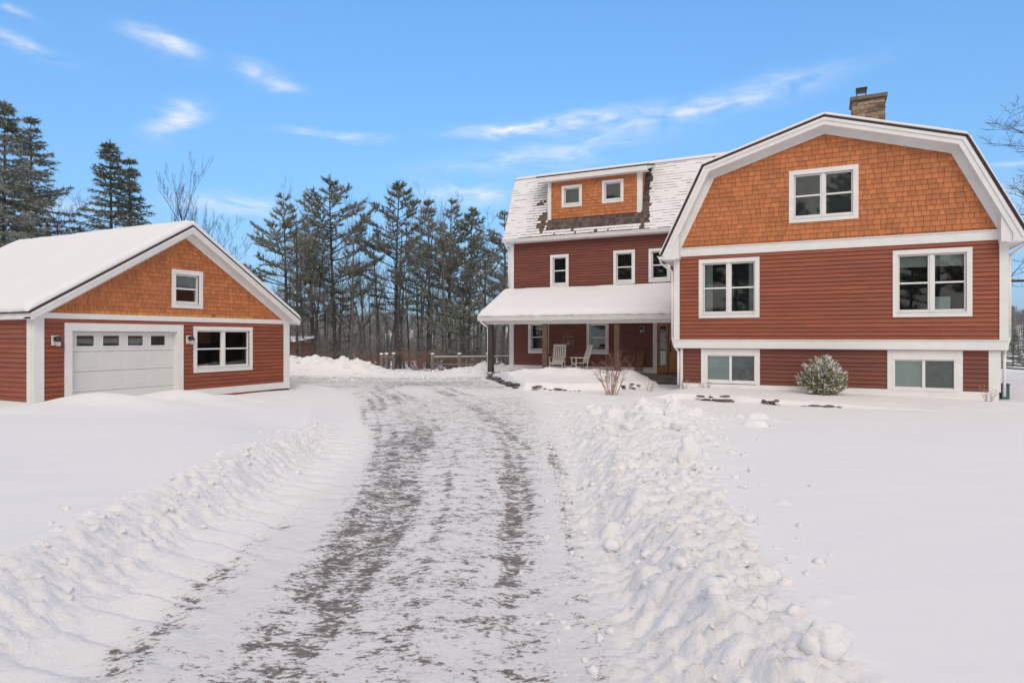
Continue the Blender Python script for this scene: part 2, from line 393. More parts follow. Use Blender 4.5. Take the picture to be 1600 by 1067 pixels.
def make_terrain():
    U = axis([(-500, -60, 60, 12), (-60, -15, 6, .5), (-15, -4.6, .16, .045), (-4.6, 4.2, .026, .026), (4.2, 15, .045, .2), (15, 60, .5, 6), (60, 500, 12, 60)])
    Vv = axis([(-420, -40, 60, 12), (-40, 1.5, 6, .06), (1.5, 6, .022, .026), (6, 13, .026, .05), (13, 31, .05, .11), (31, 60, .3, 1.5), (60, 520, 3, 40)])
    uu, vv = np.meshgrid(U, Vv)
    z = height(uu, vv)
    # snow clods pressed into the banks: local domes
    rng = np.random.default_rng(11)
    def domes(n, fu, fv, rmin, rmax, hk=.55):
        for i in range(n):
            v = fv(rng); Lx = np.interp(v, lv, lu); Rx = np.interp(v, rv, ru)
            u = fu(rng, Lx, Rx, v); r = rmin + (rmax-rmin)*rng.random()**2.6
            i0, i1 = np.searchsorted(U, (u-r, u+r)); j0, j1 = np.searchsorted(Vv, (v-r, v+r))
            if i1-i0 < 2 or j1-j0 < 2: continue
            su = uu[j0:j1, i0:i1]; sv = vv[j0:j1, i0:i1]
            q = np.hypot((su-u)*(1+.3*rng.random()), (sv-v)*(1+.3*rng.random()))/r
            q = q + .30*vnoise(su/r*1.9, sv/r*1.9, i)
            dz = np.sqrt(np.clip(1-q*q, 0, 1))*r*hk
            z[j0:j1, i0:i1] = np.maximum(z[j0:j1, i0:i1], z[j0:j1, i0:i1]*.6 + .4*z[(j0+j1)//2, (i0+i1)//2] + dz*1.1 - .006)
    vr = lambda g: 1.6+12.6*g.random()**1.4
    domes(850, lambda g, Lx, Rx, v: Rx+np.interp(v, BWv, BWu)*(.60+.30*g.normal()), vr, .018, .085, .5)
    domes(1300, lambda g, Lx, Rx, v: Lx-.48+.20*g.normal(), lambda g: 1.8+9.5*g.random(), .018, .06, .55)
    domes(140, lambda g, Lx, Rx, v: 2.9+.7*g.normal(), lambda g: 12.4+1.3*g.normal(), .05, .26)
    x, y = uv2xy(uu, vv)
    nv, nu = z.shape
    idx = np.arange(nv*nu).reshape(nv, nu)
    q = np.stack([idx[:-1, :-1], idx[:-1, 1:], idx[1:, 1:], idx[1:, :-1]], -1).reshape(-1, 4)
    V = np.stack([x, y, z], -1).reshape(-1, 3)
    me = mesh_np('snowy_ground', V, q.ravel(), np.arange(len(q))*4, smooth=True, mats=[M['ground']])
    # exposed-ice mask along the wheel tracks
    Lx = np.interp(vv, lv, lu); Rx = np.interp(vv, rv, ru)
    road = sm(uu-Lx, 0, .5)*(1-sm(uu-Rx, -.25, .25))*(1-sm(vv, 27.2, 28.6))*sm(vv, -6, -2)
    b = np.zeros_like(z)
    def track(vs, ul, ur, amt):
        a = np.interp(vv, vs, ul); c = np.interp(vv, vs, ur); s = .24
        wv = amt if not isinstance(amt, list) else np.interp(vv, vs, amt)
        return wv*sm(uu, a-s, a+s)*(1-sm(uu, c-s, c+s))
    b = np.maximum(b, track([0, 3.15, 3.5, 4.4, 6.5, 9.5, 13.4, 18, 22], [-1.85, -1.75, -1.6, -1.5, -1.75, -2.1, -3.3, -4.6, -5.5], [-.85, -.82, -.82, -.78, -.78, -1.05, -1.4, -2.4, -4.0], [.96, .96, .96, .98, 1.06, .97, .86, .80, .76]))
    b = np.maximum(b, track([0, 3.15, 4.4, 6.5, 9.5, 13.4, 18, 22], [-.2, -.16, -.18, -.16, -.34, -.75, -1.9, -3.2], [.05, .05, .16, .30, .36, .13, -.7, -2.0], [.98, .98, .96, .96, .94, .88, .80, .72]))
    b = np.maximum(b, .98*np.exp(-(((uu-.40)/.13)**2+((vv-3.75)/.22)**2)))
    b = np.maximum(b, .9*np.exp(-(((uu-.60)/.10)**2+((vv-3.35)/.3)**2)))
    b = np.maximum(b, .80*np.exp(-((uu+1.95+.12*(vv-3))/.42)**2)*(1-sm(vv, 5.5, 9)))
    b = np.maximum(b, .86*np.exp(-((uu-.42-.02*vv)/.22)**2)*(1-sm(vv, 9, 13)))
    b = np.maximum(b, .80*np.exp(-((uu+.45+.04*vv)/.16)**2)*(1-sm(vv, 9, 15)))
    b = np.maximum(b, .82*np.exp(-(((uu+3.0)/.7)**2+((vv-14.5)/2.0)**2)))
    b = b*(.90+.16*vnoise(uu*.9, vv*.45, 91)+.20*fbm(uu*2.6, vv*1.3, 92, 3))
    cc = uu-np.interp(vv, [0, 3.15, 4.4, 6.5, 9.5, 13.4, 18, 22], [-1.0, -.95, -.9, -.9, -1.3, -2.1, -3.3, -4.6])
    stripe = fbm(cc*7, vv*.30, 93, 3)
    b = b + .05*sm(b, .4, .7) + .17*stripe*sm(b, .3, .8) + .30*np.clip(stripe-.12, 0, 1)*road*(1-sm(vv, 19, 24))
    for cu, wd, am in ((.0, .045, .25), (.13, .04, .22), (-.32, .05, -.45), (-1.0+.95, .05, .15), (.62, .05, .2)):
        d_ = uu-np.interp(vv, [0, 3, 6.5, 9.5, 13.4, 18], [cu-.02, cu, cu+.05, cu-.05, cu-.5, cu-1.5]); b = b + am*np.exp(-(d_/wd)**2)*(1-sm(vv, 9, 16))*(.7+.5*np.sign(np.sin(vv*40))*(1-sm(vv, 5, 8))) 
    b = np.maximum(b, .75*road*(1-sm(vv, 17, 24))*sm(uu-Lx, .6, 1.0)*(1-sm(uu-Rx, -.5, 0)))
    b = np.maximum(b, (.80+.14*vnoise(uu*.3, vv*.8, 95))*road*sm(vv, 17, 23))
    b = np.clip(b, 0, 1)*road
    tb = (uu-Rx)/np.interp(vv, BWv, BWu)
    lum = np.maximum(sm(tb, -.4, .2)*(1-sm(tb, 1.0, 1.2))*(1-sm(vv, 15, 18)), sm(Lx+.5-uu, 0, .4)*(1-sm(Lx-uu, .6, .8))*(1-sm(vv, 13, 18)))
    lum = np.maximum(lum, sm(vv, 26, 28)*(1-sm(vv, 33, 36))*.8)
    for nm, arr in (('bare', b), ('road', road), ('lumpy', lum)):
        at = me.attributes.new(nm, 'FLOAT', 'POINT'); at.data.foreach_set('value', arr.ravel().astype(np.float32))
    o = bpy.data.objects.new('snowy_ground', me); COL.objects.link(o)
    tag(o, 'snow covered yard with an icy rutted driveway and ploughed banks', 'ground', kind='structure')
make_terrain()

def icosphere(sub=1):
    import bmesh
    bm = bmesh.new(); bmesh.ops.create_icosphere(bm, subdivisions=sub, radius=1.0)
    V = np.array([v.co[:] for v in bm.verts]); F = np.array([[v.index for v in f.verts] for f in bm.faces]); bm.free()
    return V, F
ICO2 = icosphere(2); ICO3 = icosphere(3)
def blobs(name, items, mat_, ico=ICO2, rough=.25, seed=1, parent=None, smooth=True):
    V0, F0 = ico; VV = []; FF = []; n = 0; rng = np.random.default_rng(seed)
    for (c, r, sc) in items:
        off = rng.random(3)*50
        d = 1 + rough*(vnoise(V0[:, 0]*1.6+off[0]+V0[:, 2], V0[:, 1]*1.6+off[1], seed) + .5*vnoise(V0[:, 2]*3+off[2], V0[:, 0]*3-V0[:, 1]*2, seed+3))
        ang = rng.random()*6.28; P = V0*d[:, None]*r*np.array(sc)
        P = np.stack([P[:, 0]*cos(ang)-P[:, 1]*sin(ang), P[:, 0]*sin(ang)+P[:, 1]*cos(ang), P[:, 2]], -1) + np.array(c)
        VV.append(P); FF.append(F0+n); n += len(V0)
    V = np.concatenate(VV); F = np.concatenate(FF)
    if parent is not None: V = V - np.array(root_loc(parent)[:])
    me = mesh_np(name, V, F.ravel(), np.arange(len(F))*3, smooth=smooth, mats=[mat_])
    o = bpy.data.objects.new(name, me); COL.objects.link(o)
    if parent is not None: o.parent = parent
    return o

def clods():
    rng = np.random.default_rng(5); us = []; vs = []; rs = []
    def put(u, v, r): us.append(u); vs.append(v); rs.append(r)
    for i in range(420):
        v = 2.2+12*rng.random()**1.3; t = .65+.36*rng.normal()
        put(np.interp(v, rv, ru)+t*np.interp(v, BWv, BWu), v, .006+.050*rng.random()**4)
    for i in range(60):
        v = 2.4+10*rng.random(); put(np.interp(v, rv, ru)+np.interp(v, BWv, BWu)*(1.05+.25*abs(rng.normal())), v, .008+.035*rng.random()**3)
    for i in range(400):
        v = 2.2+12*rng.random(); put(np.interp(v, rv, ru)-.15+.18*rng.normal(), v, .006+.022*rng.random()**3)
    for i in range(500):
        v = 2.2+10*rng.random(); put(np.interp(v, lv, lu)-.52+.20*rng.normal(), v, .006+.032*rng.random()**3.5)
    for i in range(120): put(2.9+.8*rng.normal(), 12.4+1.2*rng.normal(), .02+.10*rng.random()**2.5)
    for i in range(300): put(-10.2+11*rng.random(), 28.2+1.2*rng.normal(), .02+.09*rng.random()**3)
    us, vs, rs = map(np.array, (us, vs, rs)); zs = height(us, vs); X, Y = uv2xy(us, vs)
    it = [((x, y, z+r*.15), r, (1.15, .85, .75)) for x, y, z, r in zip(X, Y, zs, rs)]
    o = blobs('snow_clods', it, M['snow'], ICO2, .55, 4)
    tag(o, 'loose clods of ploughed snow scattered over the banks', 'snow', kind='stuff')
clods()
for lab, u, v, r, sc in (('large upright snow block on the right bank with a hollow face', 1.95, 7.0, .15, (.75, .5, 1.2)),
                         ('big rounded snow chunk at the near end of the right bank', 1.40, 2.85, .09, (1, .8, 1.1)),
                         ('wide snow boulder on top of the far clod heap', 2.35, 11.4, .20, (1.3, .9, .7))):
    x, y = uv2xy(u, v); z = float(height(np.array([u]), np.array([v]))[0])
    tag(blobs('snow_block', [((x, y, z+r*.25), r, sc)], M['snow'], ICO3, .5, int(v*7)), lab, 'snow block')

# ------------------------------------------------------------------ building helpers
def cut(s0, s1, holes):
    iv = [(s0, s1)]
    for a, b in holes:
        nx = []
        for p, q in iv:
            if b <= p or a >= q: nx.append((p, q)); continue
            if a > p: nx.append((p, a))
            if b < q: nx.append((b, q))
        iv = nx
    return iv
def siding(mb, fr, s0, s1, z0, z1, holes=(), ex=.117):
    n = max(1, round((z1-z0)/ex)); ex = (z1-z0)/n
    for k in range(n):
        a = z0+k*ex; b = a+ex
        hs = [(h[0], h[1]) for h in holes if h[2] < b-.01 and h[3] > a+.01]
        for p, q in cut(s0, s1, hs):
            # butt joints
            cuts = [p]; t = p+random.uniform(.8, 4)
            while t < q-.5: cuts.append(t); t += random.uniform(2.4, 4.2)
            cuts.append(q)
            for c, d in zip(cuts[:-1], cuts[1:]):
                d2 = d-.003 if d < q else d
                al = a+.010
                P = [fr(c, al, .003), fr(d2, al, .003), fr(d2, al, .036), fr(c, al, .036), fr(c, b, .003), fr(d2, b, .003), fr(d2, b, .007), fr(c, b, .007)]
                mb.hexa(P)
def wall_slab(mb, fr, s0, s1, z0, z1, holes=(), o0=-.12, o1=0):
    S = sorted({s0, s1, *[h[0] for h in holes], *[h[1] for h in holes]}); Z = sorted({z0, z1, *[h[2] for h in holes], *[h[3] for h in holes]})
    S = [s for s in S if s0 <= s <= s1]; Z = [z for z in Z if z0 <= z <= z1]
    for a, b in zip(Z[:-1], Z[1:]):
        zm = (a+b)/2
        for p, q in cut(s0, s1, [(h[0], h[1]) for h in holes if h[2] < zm < h[3]]): mb.box(fr, p, q, a, b, o0, o1)
def interval(poly, z):
    xs = []
    n = len(poly)
    for i in range(n):
        (a, za), (b, zb) = poly[i], poly[(i+1) % n]
        if (za <= z < zb) or (zb <= z < za): xs.append(a+(b-a)*(z-za)/(zb-za))
    return (min(xs), max(xs)) if len(xs) >= 2 else None
def shingles(mb, fr, poly, holes=(), ex=.135, w=(.13, .23), mi_fn=None, pad=.0):
    z0 = min(p[1] for p in poly); z1 = max(p[1] for p in poly); z = z0; k = 0
    while z < z1:
        a, b = z, min(z+ex, z1)
        iv = interval(poly, a+ex*.35); ivt = interval(poly, min(a+ex*.9, z1-.005)) or iv
        if iv:
            lo, hi = iv[0]-pad, iv[1]+pad
            hs = [(h[0], h[1]) for h in holes if h[2] < b-.01 and h[3] > a+.01]
            for p, q in cut(lo, hi, hs):
                t = p - random.uniform(0, w[0])
                while t < q:
                    d = t+random.uniform(*w); c0 = max(t, p); c1 = min(d-.009, q)
                    if c1-c0 > .02:
                        dz = random.uniform(-.004, .004); oo = .030+random.uniform(-.003, .004)
                        mb.hexa([fr(c0, a+dz, .003), fr(c1, a+dz, .003), fr(c1, a+dz, oo), fr(c0, a+dz, oo),
                                 fr(c0, b+.006, .003), fr(c1, b+.006, .003), fr(c1, b+.006, .010), fr(c0, b+.006, .010)], mi_fn((c0+c1)/2, a) if mi_fn else 0)
                    t = d
        z += ex; k += 1

def window(fr, s0, s1, z0, z1, root, units=2, cas=.11, style='double', extras=(), label=None, depth=.9, glass='glass', sillw=.03):
    """casing outer box s0..s1,z0..z1; returns hole"""
    h = (s0+cas, s1-cas, z0+cas, z1-cas)
    mb = MB()
    O = .048
    mb.box(fr, s0, s1, z1-cas, z1, .0, O); mb.box(fr, s0, s1, z0, z0+cas*.9, .0, O)
    mb.box(fr, s0, s0+cas, z0+cas*.9, z1-cas, 0, O-.002); mb.box(fr, s1-cas, s1, z0+cas*.9, z1-cas, 0, O-.002)
    mb.box(fr, s0+cas-.02, s1-cas+.02, z0+cas*.9, z0+cas*.9+.03, -.06, O+.02)   # sill
    w = mb.build('window', M['white'], root, bevel=.004)
    if label: w['label'] = label
    a, b, c, d = h; c += .025
    fm = MB(); gm = MB()
    mull = .075 if units == 2 else 0
    us = [(a, b)] if units == 1 else [(a, (a+b)/2-mull/2), ((a+b)/2+mull/2, b)]
    if units == 2: fm.box(fr, (a+b)/2-mull/2, (a+b)/2+mull/2, c, d, -.10, .006)
    for i, (p, q) in enumerate(us):
        sw = .042
        fm.box(fr, p, p+sw, c, d, -.10, -.02); fm.box(fr, q-sw, q, c, d, -.10, -.02)
        fm.box(fr, p+sw, q-sw, d-sw, d, -.10, -.022); fm.box(fr, p+sw, q-sw, c, c+sw*1.25, -.10, -.022)
        if style == 'double':
            m_ = (c+d)/2; fm.box(fr, p+sw, q-sw, m_-.022, m_+.022, -.085, -.018)
            gm.box(fr, p+sw-.005, q-sw+.005, m_, d-sw+.005, -.060, -.056); gm.box(fr, p+sw-.005, q-sw+.005, c+sw, m_, -.078, -.074)
        else:
            gm.box(fr, p+sw-.005, q-sw+.005, c+sw, d-sw+.005, -.066, -.062)
    fm.build('sash', M['white'], w, bevel=.003)
    gm.build('pane', M[glass], w)
    # the dim room behind
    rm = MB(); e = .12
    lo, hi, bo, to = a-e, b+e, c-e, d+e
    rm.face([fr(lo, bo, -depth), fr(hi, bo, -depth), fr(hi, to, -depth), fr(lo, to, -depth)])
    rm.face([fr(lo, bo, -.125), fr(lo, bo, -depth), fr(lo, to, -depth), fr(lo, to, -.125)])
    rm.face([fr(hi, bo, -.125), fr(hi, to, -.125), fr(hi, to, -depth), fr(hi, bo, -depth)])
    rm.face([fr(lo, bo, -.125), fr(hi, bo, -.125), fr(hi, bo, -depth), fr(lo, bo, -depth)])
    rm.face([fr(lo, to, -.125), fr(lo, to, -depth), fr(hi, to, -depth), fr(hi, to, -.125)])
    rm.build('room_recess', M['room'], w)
    for ex in extras:
        kind = ex[0]
        if kind == 'curtain':
            _, p, q, lo_, hi_, m_ = ex
            cm = MB(); n = 28; prev = None
            for i in range(n+1):
                s = p+(q-p)*i/n; o = -.16+.018*sin(i*1.35)+.008*sin(i*.5)
                if prev: cm.face([fr(prev[0], lo_, prev[1]), fr(s, lo_, o), fr(s, hi_, o), fr(prev[0], hi_, prev[1])])
                prev = (s, o)
            cm.build('curtain', M[m_], w)
        elif kind == 'panel':
            _, p, q, lo_, hi_, m_, nm, off = ex
            cm = MB(); cm.box(fr, p, q, lo_, hi_, off-.01, off); cm.build(nm, M[m_], w)
    return h

def snow_sheet(name, quad, thick, parent, nx=60, ny=24, edge=(.14, .14, .14, .14), lump=.02, seed=1, emin=.25, jag=(0, 0, 0, 0)):
    """quad: 4 points p00,p10,p11,p01 on the roof plane; snow heaped with rounded edges; edge = fall-off at s0,s1,t0,t1"""
    p00, p10, p11, p01 = [np.array(p, float) for p in quad]
    s = np.linspace(0, 1, nx); t = np.linspace(0, 1, ny)
    # cluster towards the edges
    s = .5-.5*np.cos(pi*s); t = .5-.5*np.cos(pi*t)
    S, T = np.meshgrid(s, t)
    base = (1-S)[..., None]*(1-T)[..., None]*p00 + S[..., None]*(1-T)[..., None]*p10 + S[..., None]*T[..., None]*p11 + (1-S)[..., None]*T[..., None]*p01
    ls = np.linalg.norm(p10-p00); lt = np.linalg.norm(p01-p00)
    nrm = np.cross(p10-p00, p01-p00); nrm /= np.linalg.norm(nrm)
    if nrm[2] < 0: nrm = -nrm
    k = np.ones_like(S)
    for d, e in ((S*ls, edge[0]), ((1-S)*ls, edge[1]), (T*lt, edge[2]), ((1-T)*lt, edge[3])):
        if e > 0: k = k*(emin+(1-emin)*np.sqrt(np.clip(1-(1-np.clip(d/e, 0, 1))**2, 0, 1)))
    h = thick*k + lump*fbm(S*ls*1.2, T*lt*1.2, seed, 4)*k
    top = base + h[..., None]*nrm
    # ragged lower edge
    tt = (p00-p01)/lt; rag = np.exp(-(T*lt/.12)**2)
    top = top + (jag[0]*fbm(S*ls*4, S*0, seed+5, 4)*rag)[..., None]*tt
    base2 = base + (jag[0]*fbm(S*ls*4, S*0, seed+5, 4)*rag)[..., None]*tt
    n = nx*ny; idx = np.arange(n).reshape(ny, nx)
    V = np.concatenate([top.reshape(-1, 3), base2.reshape(-1, 3)])
    q = np.stack([idx[:-1, :-1], idx[:-1, 1:], idx[1:, 1:], idx[1:, :-1]], -1).reshape(-1, 4)
    F = [q, q[:, ::-1]+n]
    for line, rev in ((idx[0], True), (idx[-1], False), (idx[:, 0], False), (idx[:, -1], True)):
        a, b = line[:-1], line[1:]
        side = np.stack([a, b, b+n, a+n], -1)
        F.append(side[:, ::-1] if rev else side)
    F = np.concatenate(F); V = V-np.array(root_loc(parent)[:])
    me = mesh_np(name, V, F.ravel(), np.arange(len(F))*4, smooth=True, mats=[M['snow']])
    o = bpy.data.objects.new(name, me); COL.objects.link(o); o.parent = parent
    return o

def gutter(mb, p0, p1, out, mi=0, h=.12, d=.13):
    """K-style gutter from p0 to p1 (top back edge), projecting in direction out"""
    p0 = np.array(p0, float); p1 = np.array(p1, float); o = np.array(out, float); up = np.array((0, 0, 1.))
    prof = [(0, 0), (0, -h), (d*.62, -h), (d*.78, -h*.45), (d, -h*.30), (d, 0), (d-.012, 0), (d-.012, -h*.25), (.012, -h*.25), (.012, 0)]
    n = len(prof); b = len(mb.v)
    for p in (p0, p1): mb.v += [tuple(p+o*a+up*c) for a, c in prof]
    for i in range(n):
        j = (i+1) % n; mb.f.append((b+i, b+j, b+n+j, b+n+i)); mb.m.append(mi)
    mb.f.append(tuple(range(b+n-1, b-1, -1))); mb.m.append(mi); mb.f.append(tuple(range(b+n, b+2*n))); mb.m.append(mi)

def strip(mb, fr, line, w, o0, o1, mi=0, cap=None):
    """boards hanging below a roofline: line of (s,z), vertical drop w"""
    for (a, za), (b, zb) in zip(line[:-1], line[1:]):
        mb.prism(fr, [(a, za-w), (b, zb-w), (b, zb), (a, za)], o0, o1, mi)

# ------------------------------------------------------------------ garage
GX = -17.0
garage = tag(empty('garage', (GX, 12.79, -1.75)), 'red and orange shingled garage with a snowy gable roof and white overhead door', 'garage')
F = FX(GX); Y0, Y1 = 8.75, 16.83
def build_garage():
    R = garage
    rl = lambda y: 3.29-.62*abs(y-12.79)      # roof top line
    h1 = window(F, 13.04, 15.24, -1.07, .33, R, 2, .12, label='wide double window beside the garage door')
    h2 = window(F, 12.33, 13.36, .855, 1.98, R, 1, .13, label='small gable window above the garage door')
    door = (9.60, 12.50, -1.95, .16)
    # structure
    mb = MB()
    wall_slab(mb, F, Y0+.01, Y1-.01, -1.95, .56, [h1, (door[0], door[1], -1.96, door[3])])
    mb.box(FY(Y0), GX-8.3, GX-.125, -1.95, .56, -.12, 0)
    mb.box(FY(Y1), GX-8.3, GX-.125, -1.95, .56, 0.0, .12)
    mb.box(W, GX-8.42, GX-8.3, Y0+.01, Y1-.01, -1.95, .56)
    siding(mb, F, Y0+.2, Y1-.22, -1.57, .46, [h1, (9.5, 12.62, -2, .3)])
    siding(mb, FY(Y0), GX-8.2, GX-.16, -1.57, .44)
    mb.build('wall', M['red'], R)
    # gable shingles
    poly = [(Y0+.05, .58), (Y1-.05, .58), (12.79, 3.04)]
    mb = MB()
    mb.prism(F, [(Y0+.1, .56), (h2[0], .56), (h2[0], 2.5), (12.0, rl(12.0)-.2)], -.12, 0)
    mb.prism(F, [(h2[1], .56), (Y1-.1, .56), (h2[1]+.1, rl(h2[1]+.1)-.2), (h2[1], rl(h2[1])-.2)], -.12, 0)
    mb.box(F, h2[0], h2[1], .56, h2[2], -.12, -.001); mb.prism(F, [(h2[0], h2[3]), (h2[1], h2[3]), (h2[1], 2.75), (12.79, 3.0), (h2[0], 2.75)], -.12, -.001)
    NB = len(mb.f)
    shingles(mb, F, poly, [h2], .125, (.11, .2), mi_fn=lambda s, z: 1 if (z < .66 and 10.05 < s < 15.3 and random.random() < .97) else 0)
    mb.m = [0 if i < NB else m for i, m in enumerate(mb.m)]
    mb.m = [2 if i < NB else m for i, m in enumerate(mb.m)]; mb.build('gable_shingles', [M['orange'], M['orange_new'], M['shade_backing']], R)
    # trim
    mb = MB(); mb.box(F, Y0+.15, Y1-.15, .46, .60, 0, .042); mb.build('belt_board', M['white'], R, bevel=.004)
    for a, b in ((Y0-.03, Y0+.205), (Y1-.235, Y1+.03)):
        mb = MB(); mb.box(F, a, b, -1.79, .60, -.02, .047)
        fy = FY(Y0) if a < 12 else None
        if fy: mb.box(fy, GX-.22, GX-.02, -1.79, .45, 0, .046)
        mb.build('corner_board', M['white'], R, bevel=.004)
    mb = MB(); mb.box(F, 12.64, Y1-.235, -1.78, -1.565, 0, .04); mb.box(F, Y0+.205, 9.44, -1.78, -1.565, 0, .04)
    mb.box(FY(Y0), GX-8.2, GX-.22, -1.77, -1.565, 0, .038); mb.box(FY(Y0), GX-8.2, GX-.22, .43, .56, 0, .036)
    mb.build('base_board', M['white'], R, bevel=.004)
    mb = MB(); mb.box(F, 16.0, Y1+.02, -1.95, -1.80, -.1, .03); mb.build('foundation', M['dark_wood'], R); mb = MB(); mb.box(FY(Y0), GX-8.3, GX, -1.95, -1.80, 0, .02); mb.build('foundation', M['dark_wood'], R)
    # door casing and door
    mb = MB()
    mb.box(F, 9.42, 9.60, -1.95, .16, 0, .05); mb.box(F, 12.50, 12.70, -1.95, .16, 0, .05); mb.box(F, 9.42, 12.70, .16, .36, 0, .052)
    mb.box(F, 9.575, 9.61, -1.95, .16, -.14, 0.0); mb.box(F, 12.49, 12.525, -1.95, .16, -.14, 0.0); mb.box(F, 9.61, 12.49, .15, .175, -.14, 0.0)
    mb.build('door_casing', M['white'], R, bevel=.004)
    dm = MB(); zt = .15; sh = .515; wins = []
    n = 4; Ys = [9.61+.17+i*.668 for i in range(4)]
    for k in range(4):
        a, b = zt-(k+1)*sh, zt-k*sh-.008
        if k == 0:
            # frame around the four lights
            zz = (b-.37, b-.10)
            dm.box(F, 9.61, 12.49, a, zz[0], -.16, -.12); dm.box(F, 9.61, 12.49, zz[1], b, -.16, -.12)
            e = 9.61
            for y in Ys: dm.box(F, e, y, zz[0], zz[1], -.16, -.12); e = y+.44; wins.append((y, e, zz[0], zz[1]))
            dm.box(F, e, 12.49, zz[0], zz[1], -.16, -.12)
        else:
            dm.box(F, 9.61, 12.49, a, b, -.16, -.12)
            for y in Ys: dm.box(F, y-.06, y+.50, a+.09, b-.09, -.13, -.114)
    D = dm.build('garage_door', M['door_white'], R, bevel=.006)
    for (a, b, c, d) in wins:
        wm = MB(); t = .03
        wm.box(F, a-.03, b+.03, d-t+.03, d+.03, -.125, -.102); wm.box(F, a-.03, b+.03, c-.03, c+t-.03, -.125, -.102)
        wm.box(F, a-.03, a, c, d, -.125, -.103); wm.box(F, b, b+.03, c, d, -.125, -.103)
        wm.box(F, a, b, c, d, -.17, -.15, 2)
        wm.box(F, a, b, c, d, -.135, -.131, 1)
        wm.build('door_window', [M['white'], M['glass'], M['haze_pane']], D)
    # roof
    mb = MB(); o0, o1 = -8.85, .36; th = .055
    for sgn in (-1, 1):
        e = 12.79+sgn*4.30
        mb.prism(F, [(12.79, 3.29), (12.79, 3.29-th), (e, rl(e)-th), (e, rl(e))][::sgn], o0, o1)
    Rf = mb.build('roof', M['roof_edge'], R)
    mb = MB()
    for sgn in (-1, 1):
        e = 12.79+sgn*4.26
        seg = [(12.79, 3.29-th), (12.79, 3.29-th-.18), (e, rl(e)-th-.18), (e, rl(e)-th)]
        mb.prism(F, seg, o1-.06, o1-.022)
        seg = [(12.79, 3.29-th-.001), (12.79, 3.29-th-.075), (e+sgn*.02, rl(e+sgn*.02)-th-.075), (e+sgn*.02, rl(e+sgn*.02)-th-.001)]
        mb.prism(F, seg, o1-.021, o1-.002)
        e2 = 12.79+sgn*4.05
        mb.prism(F, [(12.79, 3.29-th-.12), (12.79, 3.29-th-.31), (e2, rl(e2)-th-.31), (e2, rl(e2)-th-.12)], .0, .038)
        mb.prism(F, [(12.79, 3.29-th-.13), (12.79, 3.29-th-.155), (e, rl(e)-th-.155), (e, rl(e)-th-.13)], .0, o1-.061)
        mb.prism(F, [(12.79+sgn*4.0, .60), (e, rl(e)-th-.13), (e, .48), (12.79+sgn*4.0, .48)], .05, o1-.062)
    mb.build('rake_board', M['white'], R)
    mb = MB()
    for sgn in (-1, 1):
        mb = MB()
        e = 12.79+sgn*4.26
        a, b = sorted((e, e-sgn*.03)); mb.box(F, a, b, rl(e)-th-.16, rl(e)-th-.005, o0+.02, o1-.065)
        a, b = sorted((12.79+sgn*4.05, e-sgn*.031)); mb.box(F, a, b, .475, .495, o0+.02, .049)
        mb.build('eave_fascia', M['white'], R)
    for sgn in (-1, 1):
        e = 12.79+sgn*4.34
        q = [(GX-8.88, e, rl(e)), (GX+.34, e, rl(e)), (GX+.34, 12.79, 3.288), (GX-8.88, 12.79, 3.288)]
        snow_sheet('roof_snow', q, .17, R, 70, 40, (.3, .16, .25, 0), .025, 3+sgn, .18, (.03,))
build_garage()

def lantern(fr, s, z, label, group='wall lanterns'):
    """s,z = centre of the white mounting block"""
    base = fr(s, z, .03)
    R = tag(empty('wall_lantern', base), label, 'lantern', group)
    mb = MB(); mb.box(fr, s-.085, s+.085, z-.12, z+.12, .025, .05); mb.build('mounting_block', M['white'], R, bevel=.005)
    mb = MB(); c = fr(s, z+.02, .17)
    mb.tube(fr(s, z+.05, .05), fr(s, z+.05, .10), .05, .045, 10)
    mb.path([fr(s, z+.05, .06), fr(s, z+.10, .12), c], .014, 6)
    mb.lathe((c[0], c[1], c[2]), [(.012, .09), (.035, .08), (.05, .05), (.095, -.02), (.095, -.03), (.05, -.035)], 14)
    mb.build('shade', M['black'], R, smooth=False)
    mb = MB(); mb.lathe((c[0], c[1], c[2]), [(.045, -.03), (.06, -.07), (.058, -.12), (.04, -.155), (.012, -.165)], 12)
    g = mb.build('glass_globe', M['lampglass'], R, smooth=True)
    mb = MB()
    for i in range(4):
        t = pi/4+i*pi/2
        mb.path([(c[0]+r*cos(t), c[1]+r*sin(t), c[2]+zz) for r, zz in ((.05, -.03), (.068, -.08), (.06, -.13), (.01, -.172))], .004, 4)
    mb.build('cage', M['black'], R)
lantern(F, 9.20, -.08, 'black caged lantern on white block left of the garage door')
lantern(F, 12.88, -.07, 'black caged lantern on white block between garage door and window')

